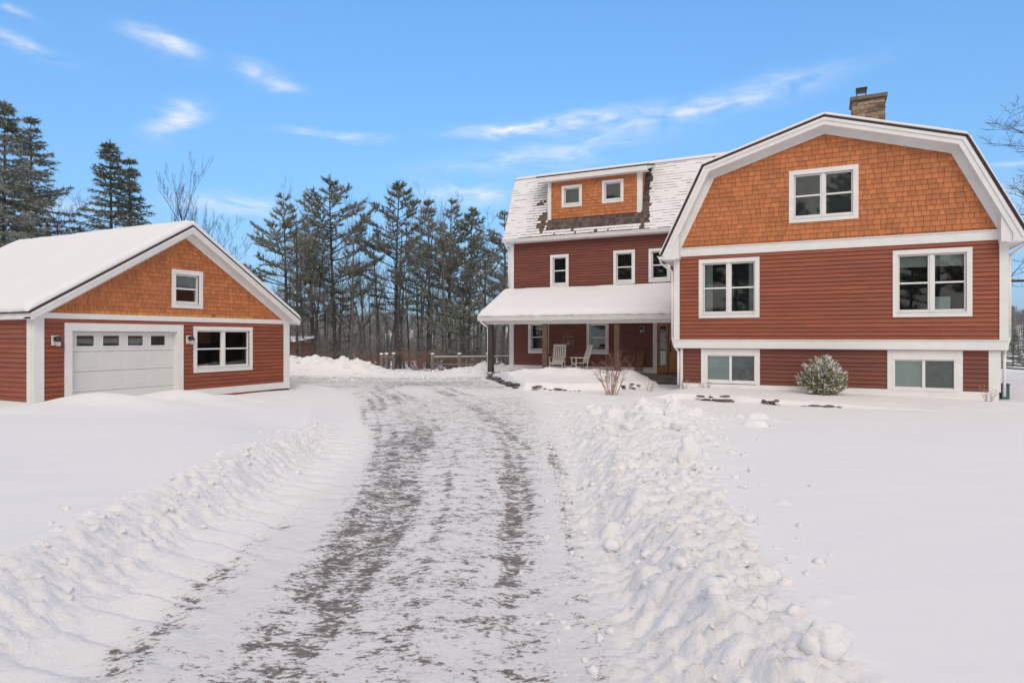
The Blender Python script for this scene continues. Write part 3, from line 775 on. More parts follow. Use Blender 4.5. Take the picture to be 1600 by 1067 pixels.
# ------------------------------------------------------------------ house
HY, MY = 20.5, 26.0
house = tag(empty('house', (0, HY, -1.6)), 'large red and orange gambrel roofed house with snowy porch', 'house')
def gambrel_roof(R):
    pass
def build_gable_wing():
    R = house; F = FY(HY)
    prof = [(-4.62, 2.58), (-3.34, 5.25), (0, 6.28), (3.34, 5.25), (4.62, 2.58)]
    hL = window(F, -3.51, -1.74, .59, 2.41, R, 2, .125, label='double window with pale side curtains', extras=[
        ('curtain', -3.36, -3.12, .72, 2.26, 'curtain'), ('curtain', -2.06, -1.88, .72, 2.26, 'curtain')])
    hR = window(F, 1.70, 3.51, .55, 2.38, R, 2, .125, label='double window with half drawn blinds and a pale board', extras=[
        ('panel', 1.84, 2.58, 1.92, 2.24, 'blind', 'blind', -.15), ('panel', 2.63, 3.37, 1.92, 2.24, 'blind', 'blind', -.15),
        ('panel', 2.66, 3.05, .70, 1.10, 'frost', 'board', -.14)])
    hU = window(F, -.93, .87, 3.34, 4.87, R, 2, .135, label='double attic window in the orange gable', depth=.8, extras=[('panel', -.80, .74, 3.47, 4.74, 'haze_pane', 'grey_sheet', -.2)])  # plain grey sheet behind the attic glass
    mb = MB()
    wall_slab(mb, F, -4.18, 4.18, -.33, 2.6, [hL, hR])
    siding(mb, F, -4.12, 4.09, -.08, 2.54, [hL, hR])
    # side walls
    mb.box(FX(4.18), HY+.13, 30, -.33, 3.4, -.12, -.002); mb.box(FX(-4.06), HY+.13, MY+.05, -.33, 3.4, -.12, -.002)
    siding(mb, FX(4.178), HY+.2, 30, -.08, 2.45)
    mb.build('wall', M['red'], R)
    # orange gable
    poly = [(-4.10, 2.72), (4.10, 2.72), (3.05, 5.00), (0, 5.96), (-3.05, 5.00)]
    mb = MB()
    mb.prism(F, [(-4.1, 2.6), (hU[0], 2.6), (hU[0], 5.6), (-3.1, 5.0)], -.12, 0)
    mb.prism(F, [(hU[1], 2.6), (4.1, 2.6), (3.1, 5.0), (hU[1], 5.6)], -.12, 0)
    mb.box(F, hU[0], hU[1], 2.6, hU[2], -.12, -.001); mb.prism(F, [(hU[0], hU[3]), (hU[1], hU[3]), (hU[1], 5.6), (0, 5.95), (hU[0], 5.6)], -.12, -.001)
    NB = len(mb.f)
    shingles(mb, F, poly, [hU], .142, (.12, .24), pad=.03)
    mb.m = [1 if i < NB else m for i, m in enumerate(mb.m)]; mb.build('gable_shingles', [M['orange'], M['shade_backing']], R)
    # lower storey, set back
    G = FY(HY+.12)
    b1 = (-3.30, -1.86, -1.37, -.54); b2 = (1.73, 3.16, -1.42, -.60)
    mb = MB()
    wall_slab(mb, G, -4.10, 4.12, -2.0, -.33, [b1, b2])
    siding(mb, G, -4.02, -3.46, -1.44, -.36); siding(mb, G, -1.74, 1.58, -1.44, -.36); siding(mb, G, 3.32, 3.88, -1.44, -.36)
    mb.box(FX(4.12), HY+.25, 30, -2.0, -.33, -.12, 0)
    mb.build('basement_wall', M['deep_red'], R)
    mb = MB()
    for a, b, h in ((-3.46, -1.74, b1), (1.58, 3.32, b2)):
        mb.box(G, a, h[0], -1.44, -.36, 0, .044); mb.box(G, h[1], b, -1.44, -.36, 0, .044); mb.box(G, h[0], h[1], h[3], -.36, 0, .043)
    mb.box(G, -4.10, 4.10, -1.75, -1.44, 0, .046)
    mb.box(G, -4.10, -4.02, -1.44, -.36, 0, .047); mb.box(G, 3.88, 4.14, -1.44, -.36, 0, .047)
    mb.build('panel_trim', M['white'], R, bevel=.004)
    for h, left, right in ((b1, 'frost', 'screen'), (b2, 'frost', 'screen')):
        a, b, c, d = h; wm = MB(); t = .045
        wm.box(G, a-.03, b+.03, d-.01, d+.05, 0.0, .060); wm.box(G, a-.03, b+.03, c-.05, c+.02, 0.0, .06)
        wm.box(G, a-.03, a+t-.01, c+.02, d-.01, -.10, .05); wm.box(G, b-t+.01, b+.03, c+.02, d-.01, -.10, .05)
        w = wm.build('window', M['white'], R, bevel=.003); w['label'] = 'low sliding basement window with frosted left pane'
        m_ = (a+b)/2; sm_ = MB(); sm_.box(G, m_-.04, m_+.03, c+.02, d-.01, -.08, .02); sm_.box(G, a+.035, m_-.04, c+.02, c+.06, -.08, .0); sm_.box(G, m_+.03, b-.035, c+.02, c+.05, -.08, .01)
        sm_.box(G, a+.035, m_-.04, d-.05, d-.01, -.08, .0); sm_.box(G, m_+.03, b-.035, d-.04, d-.01, -.08, .01)
        sm_.build('sash', M['white'], w)
        pm = MB(); pm.box(G, a+.035, m_-.04, c+.05, d-.03, -.045, -.04); pm.box(G, m_+.03, b-.035, c+.04, d-.03, -.055, -.05); pm.build('pane', M['glass'], w)
        pm = MB(); pm.box(G, a, m_-.02, c, d, -.09, -.085); pm.build('frosted_sheet', M['frost'], w)
        pm = MB(); pm.box(G, m_, b, c, d, -.095, -.09); pm.build('insect_screen', M['screen'], w)
    # belts and corners
    mb = MB(); mb.box(F, -4.13, 4.10, 2.53, 2.79, 0, .045); mb.box(F, -4.13, 4.10, 2.77, 2.80, .045, .07); mb.build('belt_board', M['white'], R, bevel=.004)
    mb = MB(); mb.box(F, -4.28, 4.28, -.335, -.07, -.10, .050); mb.box(F, -4.28, 4.28, -.095, -.068, .05, .075)
    mb.box(F, -4.2, 4.2, -.35, -.336, -.12, .02); mb.box(FX(4.18), HY+.11, 30, -.335, -.07, -.10, .06); mb.build('water_table', M['white'], R, bevel=.004)
    for a, b in ((-4.28, -4.10), (4.085, 4.28)):
        mb = MB(); mb.box(F, a, b, -.07, 2.95, -.06, .055)
        s = FX(4.225) if a > 0 else None
        if s: mb.box(s, HY+.062, HY+.25, -.07, 2.55, -.04, .03)
        mb.build('corner_board', M['white'], R, bevel=.004)
    # roof slabs
    th = .06; o0, o1 = -9.5, .42
    mb = MB()
    for (a, za), (b, zb) in zip(prof[:-1], prof[1:]):
        L_ = math.hypot(b-a, zb-za); nx_, nz_ = (zb-za)/L_*th, -(b-a)/L_*th
        mb.prism(F, [(a, za), (a+nx_, za+nz_), (b+nx_, zb+nz_), (b, zb)], o0, o1)
    mb.build('roof', M['roof_edge'], R)
    # rake boards (front) and friezes (wall)
    def off(d):
        """profile moved inwards by d"""
        out = []
        ns = []
        for (a, za), (b, zb) in zip(prof[:-1], prof[1:]):
            L_ = math.hypot(b-a, zb-za); ns.append(((zb-za)/L_, -(b-a)/L_))
        for i, p in enumerate(prof):
            if i == 0: n = ns[0]; k = 1
            elif i == len(prof)-1: n = ns[-1]; k = 1
            else:
                n = (ns[i-1][0]+ns[i][0], ns[i-1][1]+ns[i][1]); l = math.hypot(*n); n = (n[0]/l, n[1]/l); k = 1/(n[0]*ns[i][0]+n[1]*ns[i][1])
            out.append((p[0]+n[0]*d*k, p[1]+n[1]*d*k))
        return out
    def band(mb, d0, d1, o0, o1, ends=0.0):
        A_, B_ = off(d0), off(d1)
        for i in range(4): mb.prism(F, [A_[i], B_[i], B_[i+1], A_[i+1]], o0, o1)
    mb = MB(); band(mb, th+.001, th+.20, o1-.07, o1-.03); band(mb, th+.001, th+.08, o1-.029, o1-.004); mb.build('rake_board', M['white'], R)
    mb = MB(); band(mb, th+.14, th+.17, .0, o1-.071); mb.build('soffit', M['white'], R)
    mb = MB(); band(mb, th+.171, th+.36, 0.0, .038); mb.build('frieze_board', M['white'], R)
    # cornice returns
    for sg in (-1, 1):
        mb = MB()
        P = [(sg*4.06, 2.44), (sg*4.56, 2.44), (sg*4.56, 2.60), (sg*4.06, 3.35)]
        mb.prism(F, P[::sg], .056, o1-.072)
        P = [(sg*4.30, 2.44), (sg*4.60, 2.44), (sg*4.58, 2.62), (sg*4.30, 3.10)]
        mb.prism(F, P[::sg], o1-.071, o1-.032)
        s0, s1 = sorted((sg*4.18, sg*4.58)); mb.box(F, s0, s1, 2.42, 2.44, -9.4, o1-.04)
        s0, s1 = sorted((sg*4.56, sg*4.59)); mb.box(F, s0, s1, 2.42, 2.57, -9.4, o1-.04)
        mb.build('cornice_return', M['white'], R)
    for sg in (-1, 1):
        mb = MB(); gutter(mb, (sg*4.60, HY-.38, 2.56), (sg*4.60, 29.9 if sg > 0 else MY-.6, 2.56), (sg, 0, 0)); mb.build('gutter', M['white'], R)
    mb = MB(); mb.path([(4.66, HY+.1, 2.44), (4.66, HY+.1, 2.36), (4.33, HY+.12, 2.12), (4.33, HY+.12, .0), (4.29, HY+.14, -.2), (4.23, HY+.16, -.42), (4.23, HY+.16, -1.55)], .038, 8); mb.build('downspout', M['white'], R, smooth=True)
    mb = MB(); mb.path([(-4.66, HY-.25, 2.44), (-4.64, HY-.2, 2.34), (-4.34, HY+.0, 2.08), (-4.33, HY+.0, .0), (-4.30, HY+.05, -.25), (-4.16, HY+.08, -.45), (-4.16, HY+.08, -1.5)], .038, 8); mb.build('downspout', M['white'], R, smooth=True)
    # snow on the roof
    yA, yB = HY-.43, HY+9.4
    for sg in (-1, 1):
        q = [(sg*3.36, yA, 5.255), (sg*3.36, yB, 5.255), (0, yB, 6.285), (0, yA, 6.285)]
        if sg > 0: q = [q[1], q[0], q[3], q[2]]
        snow_sheet('roof_snow', q, .085, R, 60, 30, (.10, .10, .12, 0), .01, 30+sg, .45, (.02,))
        q = [(sg*4.64, yA, 2.58), (sg*4.64, yB, 2.58), (sg*3.36, yB, 5.245), (sg*3.36, yA, 5.245)]
        if sg > 0: q = [q[1], q[0], q[3], q[2]]
        snow_sheet('roof_snow', q, .04, R, 50, 30, (.08, .08, .1, .05), .008, 40+sg, .4, (.02,))
    # chimney
    mb = MB(); cx0, cx1, cy0, cy1 = .95, 2.00, 27.0, 28.0
    mb.box(W, cx0+.04, cx1-.04, cy0+.04, cy1-.04, 5.3, 8.80)
    z = 5.9
    while z < 8.74:
        h = random.choice((.06, .08, .11, .14)); h = min(h, 8.76-z)
        if h < .03: break
        for side in range(4):
            t = 0
            ln = 1.05 if side in (0, 2) else 1.0
            while t < ln:
                w = random.uniform(.1, .42); e = min(t+w, ln); o_ = random.uniform(0, .03)
                if side == 0: mb.box(W, cx0+t, cx0+e-.012, cy0-o_, cy0+.1, z, z+h-.012, 1)
                elif side == 2: mb.box(W, cx0+t, cx0+e-.012, cy1-.1, cy1+o_, z, z+h-.012, 1)
                elif side == 1: mb.box(W, cx0-o_, cx0+.1, cy0+.1+t*.8, cy0+.1+e*.8-.012, z, z+h-.012, 1)
                else: mb.box(W, cx1-.1, cx1+o_, cy0+.1+t*.8, cy0+.1+e*.8-.012, z, z+h-.012, 1)
                t = e
        z += h
    ch = mb.build('chimney', [M['mortar'], M['chimstone']], R)
    mb = MB(); mb.box(W, cx0-.08, cx1+.08, cy0-.08, cy1+.08, 8.79, 8.93); mb.build('chimney_cap', M['cap'], ch, bevel=.015)
    mb = MB(); mb.box(W, cx0+.12, cx0+.5, cy0+.25, cy0+.65, 9.30, 9.34); mb.box(W, cx0+.14, cx0+.48, cy0+.27, cy0+.63, 9.22, 9.30)
    for a in (.15, .46):
        for b in (.28, .61): mb.tube((cx0+a, cy0+b, 8.92), (cx0+a, cy0+b, 9.30), .012, .012, 5)
    mb.box(W, cx0+.18, cx0+.44, cy0+.31, cy0+.59, 8.92, 9.0)
    mb.build('flue_cover', M['black'], ch)
    mb = MB(); mb.tube((2.75, 23.0, 5.3), (2.75, 23.0, 6.27), .03, .03, 8); mb.box(W, 2.66, 2.84, 22.9, 23.1, 6.26, 6.28); mb.build('vent_pipe', M['metal'], R)
build_gable_wing()

def build_main_wing():
    R = house; F = FY(MY); XL, XR = -12.78, -4.16
    ups = [(-10.80, -9.94, 2.18, 3.60), (-7.94, -7.02, 2.20, 3.62), (-6.45, -5.56, 2.24, 3.61)]
    lows = [(-11.86, -10.86, -.71, .70), (-9.12, -8.14, -.72, .67)]
    holes = []
    for i, (a, b, c, d) in enumerate(ups):
        holes.append(window(F, a, b, c, d, R, 1, .12, label=('upper window nearest the far corner', 'upper window in the middle of the red wall', 'upper window half hidden by the gable wing')[i]))
    for i, (a, b, c, d) in enumerate(lows):
        holes.append(window(F, a, b, c, d, R, 1, .13, label=('porch window behind the left rocking chair', 'porch window between the chair and the sled')[i], extras=[('panel', a+.1, b-.1, .3, .6, 'blind', 'blind', -.5)] if i == 0 else ()))
    door = (-6.10, -4.60, -1.47, .58)
    mb = MB()
    wall_slab(mb, F, XL+.02, 2.0, -1.9, 4.3, holes+[(door[0], door[1], door[2], door[3])])
    siding(mb, F, XL+.2, -6.26, -1.24, 4.22, holes); siding(mb, F, -6.26, -4.2, .70, 4.22, holes)
    # left side wall and rear
    mb.box(FX(XL+.02), MY+.13, 34.4, -1.9, 4.4, 0, .12); mb.box(FY(34.5), XL+.02, 2.0, -1.9, 4.4, -.12, 0)
    gp = [(MY+.1, 4.3), (34.4, 4.3), (33.4, 7.0), (30.25, 8.0), (27.0, 7.0)]
    mb.prism(FX(XL+.02), gp, 0, .1); mb.prism(FX(1.9), gp, 0, .1)
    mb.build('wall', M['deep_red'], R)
    mb = MB(); mb.box(F, XL-.02, XL+.205, -1.47, 4.22, -.1, .045); mb.build('corner_board', M['white'], R, bevel=.004)
    mb = MB(); mb.box(F, XL+.205, -6.262, -1.47, -1.24, 0, .04); mb.build('base_board', M['white'], R, bevel=.004)
    # gutter, soffit
    mb = MB(); gutter(mb, (XL-.16, MY-.33, 4.36), (-4.1, MY-.33, 4.36), (0, -1, 0), h=.13); mb.build('gutter', M['white'], R)
    mb = MB(); mb.box(F, XL-.14, -4.1, 4.20, 4.22, 0, .33); mb.box(F, XL-.14, -4.1, 4.222, 4.36, .30, .33); mb.build('soffit', M['white'], R)
    mb = MB(); mb.path([(XL-.06, MY-.38, 4.24), (XL-.06, MY-.36, 4.12), (XL-.02, MY-.10, 3.9), (XL-.02, MY-.09, 2.25)], .036, 8); mb.build('downspout', M['white'], R, smooth=True)
    # roof: steep face courses with patchy snow, low upper slope
    yE, zE, yB, zB = MY-.36, 4.38, MY+.95, 7.34
    yR, zR = 30.25, 8.26
    xa, xb = -12.95, 2.0
    mb = MB()
    for sgn in (1, -1):
        f = lambda y: y if sgn > 0 else 2*yR-y
        P = [(f(yE), zE), (f(yB), zB), (f(yB+.05), zB-.02), (f(yE+.09), zE-.03)]
        mb.prism(lambda s, z, o: (o, s, z), P, xa, xb)
        P = [(f(yB-.05), zB-.03), (f(yR), zR), (f(yR), zR-.07), (f(yB), zB-.10)]
        mb.prism(lambda s, z, o: (o, s, z), P, xa-.03, xb)
    mb.build('roof', M['roof_edge'], R)
    # steep courses
    sl = math.hypot(yB-yE, zB-zE); ty, tz = (yB-yE)/sl, (zB-zE)/sl; ny, nz = -tz, ty
    PT = lambda s, t, o: (s, yE+ty*t+ny*o, zE+tz*t+nz*o)
    rm = MB(); snm = MB(); ex = .135; n = int(sl/ex)
    D0, D1 = -10.92, -6.76
    for k in range(n+1):
        a = k*ex; b = min(a+ex, sl); z = zE+tz*a
        s = xa; off = random.uniform(-.1, 0)
        s += off
        while s < -4.0:
            e = s+random.uniform(.13, .2); c0, c1 = max(s, xa), min(e, -4.0)
            zin = z > 5.12 and D0+.02 < (c0+c1)/2 < D1-.02
            if not zin:
                rm.hexa([PT(c0, a, 0), PT(c1-.004, a, 0), PT(c1-.004, a, .016), PT(c0, a, .016), PT(c0, b, 0), PT(c1-.004, b, 0), PT(c1-.004, b, .006), PT(c0, b, .006)])
            s = e
    rm.build('roof_shingles', M['roof'], R)
    def cover(x, z):
        nn = float(fbm(np.array([x*4.5]), np.array([z*5.5]), 9, 4)[0])
        if x < -11.95-.28*(5.6-z)*.5: base = 1
        elif x < D0: base = .47+.25*(D0-x)
        elif x > D1:
            bd = D1+.12+.20*(6.9-z)*.35
            base = 1 if x > bd+.1+.12*nn else .0
        else:
            base = .66 if z < 4.62 else (.15 if z < 4.75 else -.2)
        if z < 4.60: base = max(base, .62)
        return base+.35*nn
    for k in range(n+1):
        a = k*ex; b = min(a+ex, sl); z = zE+tz*(a+b)/2
        s = xa
        while s < -4.05:
            e = s+(random.uniform(.12, .42) if (s < -12.0 or s > -6.3) else random.uniform(.04, .09)); e = min(e, -4.05); x = (s+e)/2
            if not (z > 5.15 and D0-.02 < x < D1+.02):
                c = cover(x, z)
                if c > .5:
                    full = c > .9 and random.random() < (.62 if x < -11.9 else .34)+.35*float(vnoise(np.array([x*.9]), np.array([z*1.3]), 5)[0])
                    lo = a+(-.004 if full else random.uniform(.012, .028)*(1.6 if c < .8 else 1)); hi = b+.004
                    t0 = random.uniform(.022, .03)
                    if hi-lo > .02:
                        snm.hexa([PT(s, lo, .004), PT(e, lo, .004), PT(e, lo, t0), PT(s, lo, t0), PT(s, hi, .004), PT(e, hi, .004), PT(e, hi, .017), PT(s, hi, .017)])
            s = e
    tag(snm.build('thin_snow', M['snow'], R), kind='stuff')
    snow_sheet('roof_snow', [(xa-.02, yB-.06, zB-.03), (xb, yB-.06, zB-.03), (xb, yR, zR), (xa-.02, yR, zR)], .10, R, 90, 20, (.1, 0, .12, 0), .01, 77, .5, (.02,))
    snow_sheet('roof_snow', [(xb, 2*yR-yB, zB), (xa, 2*yR-yB, zB), (xa, yR, zR), (xb, yR, zR)], .10, R, 40, 10, (.1, 0, .12, 0), .01, 78, .5)
    # dormer
    DY = 25.99; G = FY(DY)
    d = empty  # noqa
    ww = [(-10.26, -9.33, 5.62, 6.56), (-8.43, -7.50, 5.64, 6.60)]
    hh = []
    mb = MB(); mb.box(G, D0, D0+.17, 5.13, 6.98, -.02, .045); mb.box(G, D1-.17, D1, 5.13, 6.98, -.02, .045); mb.box(FX(D1), DY, DY+.1, 5.2, 6.98, -.02, .03)
    mb.box(G, D0+.17, D1-.17, 6.78, 6.98, 0, .04)
    Dm = mb.build('dormer', M['white'], R, bevel=.004)
    for i, (a, b, c, e) in enumerate(ww):
        w = window(G, a, b, c, e, Dm, 1, .115, 'single', label=('left dormer window', 'right dormer window')[i], depth=.5, extras=[('panel', a+.1, b-.1, c+.1, e-.1, 'haze_pane', 'grey_sheet', -.25)])  # grey sheet behind the glass; its colour stands for the panes' reflection
        hh.append(w)
    # windows were parented to the dormer: their own pieces stay one level below
    mb = MB()
    wall_slab(mb, G, D0+.02, D1-.02, 5.0, 6.98, hh)
    shingles(mb, G, [(D0+.15, 5.16), (D1-.15, 5.16), (D1-.15, 6.80), (D0+.15, 6.80)], hh, .135, (.12, .22))
    for xs, fr in ((D1, FX(D1)),):
        z = 5.2
        while z < 6.95:
            yb = yE+(z-zE)/tz*ty
            fr2 = fr; t = DY+.03
            while t < yb-.02:
                e = min(t+random.uniform(.1, .2), yb); mb.hexa([fr2(t, z, 0), fr2(e-.004, z, 0), fr2(e-.004, z, .022), fr2(t, z, .022), fr2(t, z+.135, 0), fr2(e-.004, z+.135, 0), fr2(e-.004, z+.135, .008), fr2(t, z+.135, .008)]); t = e
            z += .135
    mb.prism(FX(D1-.02), [(DY, 5.2), (yB, zB-.05), (DY, 6.98)], -.05, 0); mb.prism(FX(D0+.07), [(DY, 5.2), (yB, zB-.05), (DY, 6.98)], -.05, 0)
    mb.build('dormer_shingles', M['orange'], Dm)
    mb = MB(); ex0, ex1 = D0-.42, D1+.34; ye = DY-.36; ze = 7.00
    FXl = lambda s, z, o: (o, s, z)
    mb.prism(FXl, [(ye, ze), (yB+.1, zB+.02), (yB+.1, zB-.05), (ye, ze-.05)], ex0, ex1, 1)
    mb.prism(FXl, [(ye, ze-.052), (ye, ze-.24), (ye+.035, ze-.24), (ye+.035, ze-.052)], ex0+.02, ex1-.02, 0)
    mb.prism(FXl, [(ye+.036, ze-.21), (ye+.036, ze-.235), (DY, ze-.235), (DY, ze-.21)], ex0+.02, ex1-.02, 0)
    for e0, e1 in ((ex0+.02, ex0+.05), (ex1-.05, ex1-.02)):
        mb.prism(FXl, [(ye+.036, ze-.052), (ye+.036, ze-.205), (yB-.2, zB-.20), (yB, zB-.04)], e0, e1, 0)
    mb.build('dormer_eave', [M['white'], M['roof_edge']], Dm)
    snow_sheet('dormer_snow', [(ex0, ye-.01, ze), (ex1, ye-.01, ze), (ex1, yB+.1, zB+.02), (ex0, yB+.1, zB+.02)], .09, Dm, 60, 12, (.12, .12, .12, 0), .01, 88, .5, (.02,))
    # small balcony box on the far side wall
    mb = MB(); mb.box(W, XL-.55, XL+.02, MY+1.5, MY+3.2, 2.3, 2.42); mb.box(W, XL-.5, XL-.44, MY+1.55, MY+1.62, 2.42, 3.3); mb.box(W, XL-.5, XL-.44, MY+3.1, MY+3.17, 2.42, 3.3)
    mb.prism(FY(MY+1.4), [(XL-.75, 3.25), (XL+.02, 3.5), (XL+.02, 3.6), (XL-.75, 3.35)], -1.9, 0)
    mb.build('balcony', M['white'], R)
    snow_sheet('balcony_snow', [(XL-.76, MY+3.3, 3.35), (XL-.76, MY+1.38, 3.35), (XL+.02, MY+1.38, 3.6), (XL+.02, MY+3.3, 3.6)], .1, R, 14, 10, (.1, .1, .1, 0), .01, 8, .4)
    # porch
    xa, xb = -13.10, -4.20; y0, z0, y1, z1 = 23.62, .86, MY+.02, 2.03
    mb = MB(); mb.prism(FXl, [(y0, z0), (y1, z1), (y1, z1-.06), (y0, z0-.06)], xa, xb)
    P_ = mb.build('porch_roof', M['roof_edge'], R)
    mb = MB(); mb.box(FY(y0), xa+.03, xb, z0-.20, z0-.061, -.03, -.003); mb.box(FY(y0), xa+.03, xb, z0-.22, z0-.20, -2.36, -.004)
    mb.box(FY(y0+.15), xa+.25, xb, z0-.32, z0-.222, -.16, 0)
    for e0, e1 in ((xa+.03, xa+.06),): mb.prism(FXl, [(y0+.031, z0-.19), (y1, z0-.19), (y1, z1-.07), (y0+.031, z0-.07)], e0, e1)
    gutter(mb, (xa+.02, y0, z0-.03), (xb, y0, z0-.03), (0, -1, 0), h=.14)
    mb.build('porch_beam', M['white'], R)
    snow_sheet('porch_snow', [(xa-.01, y0-.08, z0-.03), (xb+.01, y0-.08, z0-.03), (xb+.01, y1-.02, z1), (xa-.01, y1-.02, z1)], .20, R, 200, 50, (.30, 0, .42, .06), .03, 99, .22, (.05,))
    mb = MB(); mb.path([(xa+.16, y0-.07, z0-.15), (xa+.16, y0-.05, z0-.24), (xa+.37, y0+.16, z0-.45), (xa+.37, y0+.18, -1.6)], .036, 8); mb.build('downspout', M['white'], R, smooth=True)
    for px, zb_ in ((-12.62, -1.52), (-10.13, -1.42), (-7.13, -1.42)):
        mb = MB(); r = .105
        mb.hexa([(px-r, 23.74, zb_), (px+r, 23.75, zb_), (px+r*.98, 23.96, zb_), (px-r, 23.95, zb_), (px-r*.95, 23.74, z0-.32), (px+r*.92, 23.75, z0-.32), (px+r*.9, 23.95, z0-.32), (px-r*.95, 23.95, z0-.32)])
        po = mb.build('porch_post', M['dark_wood'] if px < -12 else M['wood'], R, bevel=.015)
        if px < -12:
            mb = MB(); mb.hexa([(px-.12, 23.7, -1.95), (px+.12, 23.7, -1.95), (px+.12, 23.98, -1.95), (px-.12, 23.98, -1.95), (px-.10, 23.73, -1.52), (px+.10, 23.73, -1.52), (px+.10, 23.96, -1.52), (px-.10, 23.96, -1.52)]); mb.build('footing', M['grey_wood'], po)
            blobs('snow_cap', [((px, 23.83, -1.5), .14, (1, 1, .35))], M['snow'], ICO2, .2, 3, po)
    # deck boards
    mb = MB(); y = 23.78
    while y < MY-.05: mb.box(W, -12.7, -4.2, y, y+.135, -1.50, -1.47); y += .142
    mb.box(W, -12.68, -4.2, 23.80, 23.84, -1.85, -1.501)
    mb.box(W, -6.9, -4.25, 23.44, 23.77, -1.66, -1.62); mb.box(W, -6.85, -4.3, 23.74, 23.78, -1.9, -1.661)
    mb.build('porch_deck', M['grey_wood'], R)
    # entry
    mb = MB(); mb.box(F, -6.27, -6.10, -1.47, .70, 0, .055); mb.box(F, -6.10, -4.3, .58, .70, 0, .052); mb.box(F, -4.60, -4.45, -1.47, .58, 0, .05); mb.build('door_casing', M['white'], R)
    mb = MB(); a, b = -6.10, -5.68
    mb.box(F, a, a+.085, -1.45, .58, -.1, -.02); mb.box(F, b-.085, b, -1.45, .58, -.1, -.02); mb.box(F, a+.085, b-.085, .45, .58, -.1, -.021); mb.box(F, a+.085, b-.085, -1.45, -1.14, -.1, -.021)
    sd = mb.build('sidelight', M['oak'], R, bevel=.004)
    mb = MB(); mb.box(F, a+.085, b-.085, -1.14, .45, -.065, -.06); mb.build('pane', M['glass'], sd)
    mb = MB(); mb.box(F, a+.085, b-.085, -1.14, .45, -.4, -.39); mb.build('room_recess', M['room'], sd)
    mb = MB(); mb.box(F, a+.09, b-.09, -1.12, -.55, -.11, -.10); mb.build('frosted_sheet', M['frost'], sd)
    mb = MB(); sx = (a+b)/2
    for cz in (.26, -.02, -.28):
        for i in range(6):
            t = i*pi/3; c = F(sx, cz, -.055); e = F(sx+.085*cos(t), cz+.085*sin(t), -.055); mb.tube(c, e, .007, .005, 4)
            g_ = F(sx+.055*cos(t), cz+.055*sin(t), -.055)
            for dt in (-.6, .6): mb.tube(g_, F(sx+.055*cos(t)+.03*cos(t+dt), cz+.055*sin(t)+.03*sin(t+dt), -.055), .005, .004, 4)
        mb.build('snowflake', M['white'], sd); mb = MB()
    mb = MB(); a, b = -5.66, -4.60
    mb.box(F, a, b, -1.44, .56, -.10, -.05)
    for p0, p1, q0, q1 in ((a+.14, a+.48, -1.25, -.35), (a+.58, b-.14, -1.25, -.35), (a+.14, a+.48, -.2, .4), (a+.58, b-.14, -.2, .4)): mb.box(F, p0, p1, q0, q1, -.055, -.035)
    dr = mb.build('front_door', M['oak'], R, bevel=.006)
    mb = MB(); mb.box(F, a+.045, a+.095, -.62, -.22, -.05, -.035); mb.path([F(a+.07, -.27, -.03), F(a+.07, -.30, .03), F(a+.07, -.52, .03), F(a+.07, -.55, -.03)], .012, 6); mb.build('handle', M['black'], dr)
    mb = MB(); mb.box(F, -6.27, -4.4, -1.469, -1.44, -.1, .05); mb.build('threshold', M['dark_wood'], R)
build_main_wing()
lantern(FY(MY), -6.72, .33, 'black lantern on the dark porch wall beside the front door')

# ------------------------------------------------------------------ porch things
def rocking_chair(x, y, z, rz, label):
    R = tag(empty('rocking_chair', (x, y, z), rz), label, 'chair', 'white rocking chairs on the porch')
    def B(name, fn, **k):
        mb = MB(); fn(mb); o = mb.build(name, M['chair'], R, world=False, **k); return o
    # front is -Y locally
    def seat(mb):
        for i in range(7): mb.box(W, -.25, .25, -.24+i*.072, -.24+i*.072+.06, .40+.006*abs(i-3), .42+.006*abs(i-3))
        mb.box(W, -.26, .26, -.25, -.225, .35, .40)
    B('seat', seat)
    def back(mb):
        tl = lambda h: .26+(h-.4)*.30
        for i in range(6):
            s = -.205+i*.082; mb.hexa([(s-.024, tl(.46), .46), (s+.024, tl(.46), .46), (s+.024, tl(.46)+.012, .46), (s-.024, tl(.46)+.012, .46), (s-.024, tl(1.10), 1.10), (s+.024, tl(1.10), 1.10), (s+.024, tl(1.1)+.012, 1.10), (s-.024, tl(1.1)+.012, 1.10)])
        for zz, w in ((.44, .05), (1.08, .09)): mb.box(W, -.25, .25, tl(zz)-.005, tl(zz)+.022, zz, zz+w)
    B('backrest', back)
    for sx in (-1, 1):
        def arm(mb): mb.box(W, sx*.29-.045, sx*.29+.045, -.30, .32, .62, .645)
        B('armrest', arm, bevel=.008)
        def leg(mb): mb.tube((sx*.27, -.22, .05), (sx*.27, -.22, .62), .02, .02, 8)
        B('leg', leg)
        def leg2(mb): mb.tube((sx*.265, .22, .05), (sx*.26, .30, .55), .02, .02, 8); mb.tube((sx*.26, .27, .42), (sx*.26, .49, 1.16), .02, .017, 8)
        B('leg', leg2)
        def rocker(mb):
            pts = [(sx*.27, -.42+.1*i, .035+.35*((-.42+.1*i-.0)**2)) for i in range(11)]
            for p, q in zip(pts[:-1], pts[1:]): mb.hexa([(p[0]-.016, p[1], p[2]-.03), (p[0]+.016, p[1], p[2]-.03), (q[0]+.016, q[1], q[2]-.03), (q[0]-.016, q[1], q[2]-.03), (p[0]-.016, p[1], p[2]+.02), (p[0]+.016, p[1], p[2]+.02), (q[0]+.016, q[1], q[2]+.02), (q[0]-.016, q[1], q[2]+.02)])
        B('rocker', rocker)
    def st(mb): mb.tube((-.27, -.22, .22), (.27, -.22, .22), .012, .012, 6); mb.tube((-.265, .24, .25), (.265, .24, .25), .012, .012, 6)
    B('stretcher', st)
rocking_chair(-10.02, 24.85, -1.47, radians(8), 'white slatted rocking chair half hidden by the middle porch post')
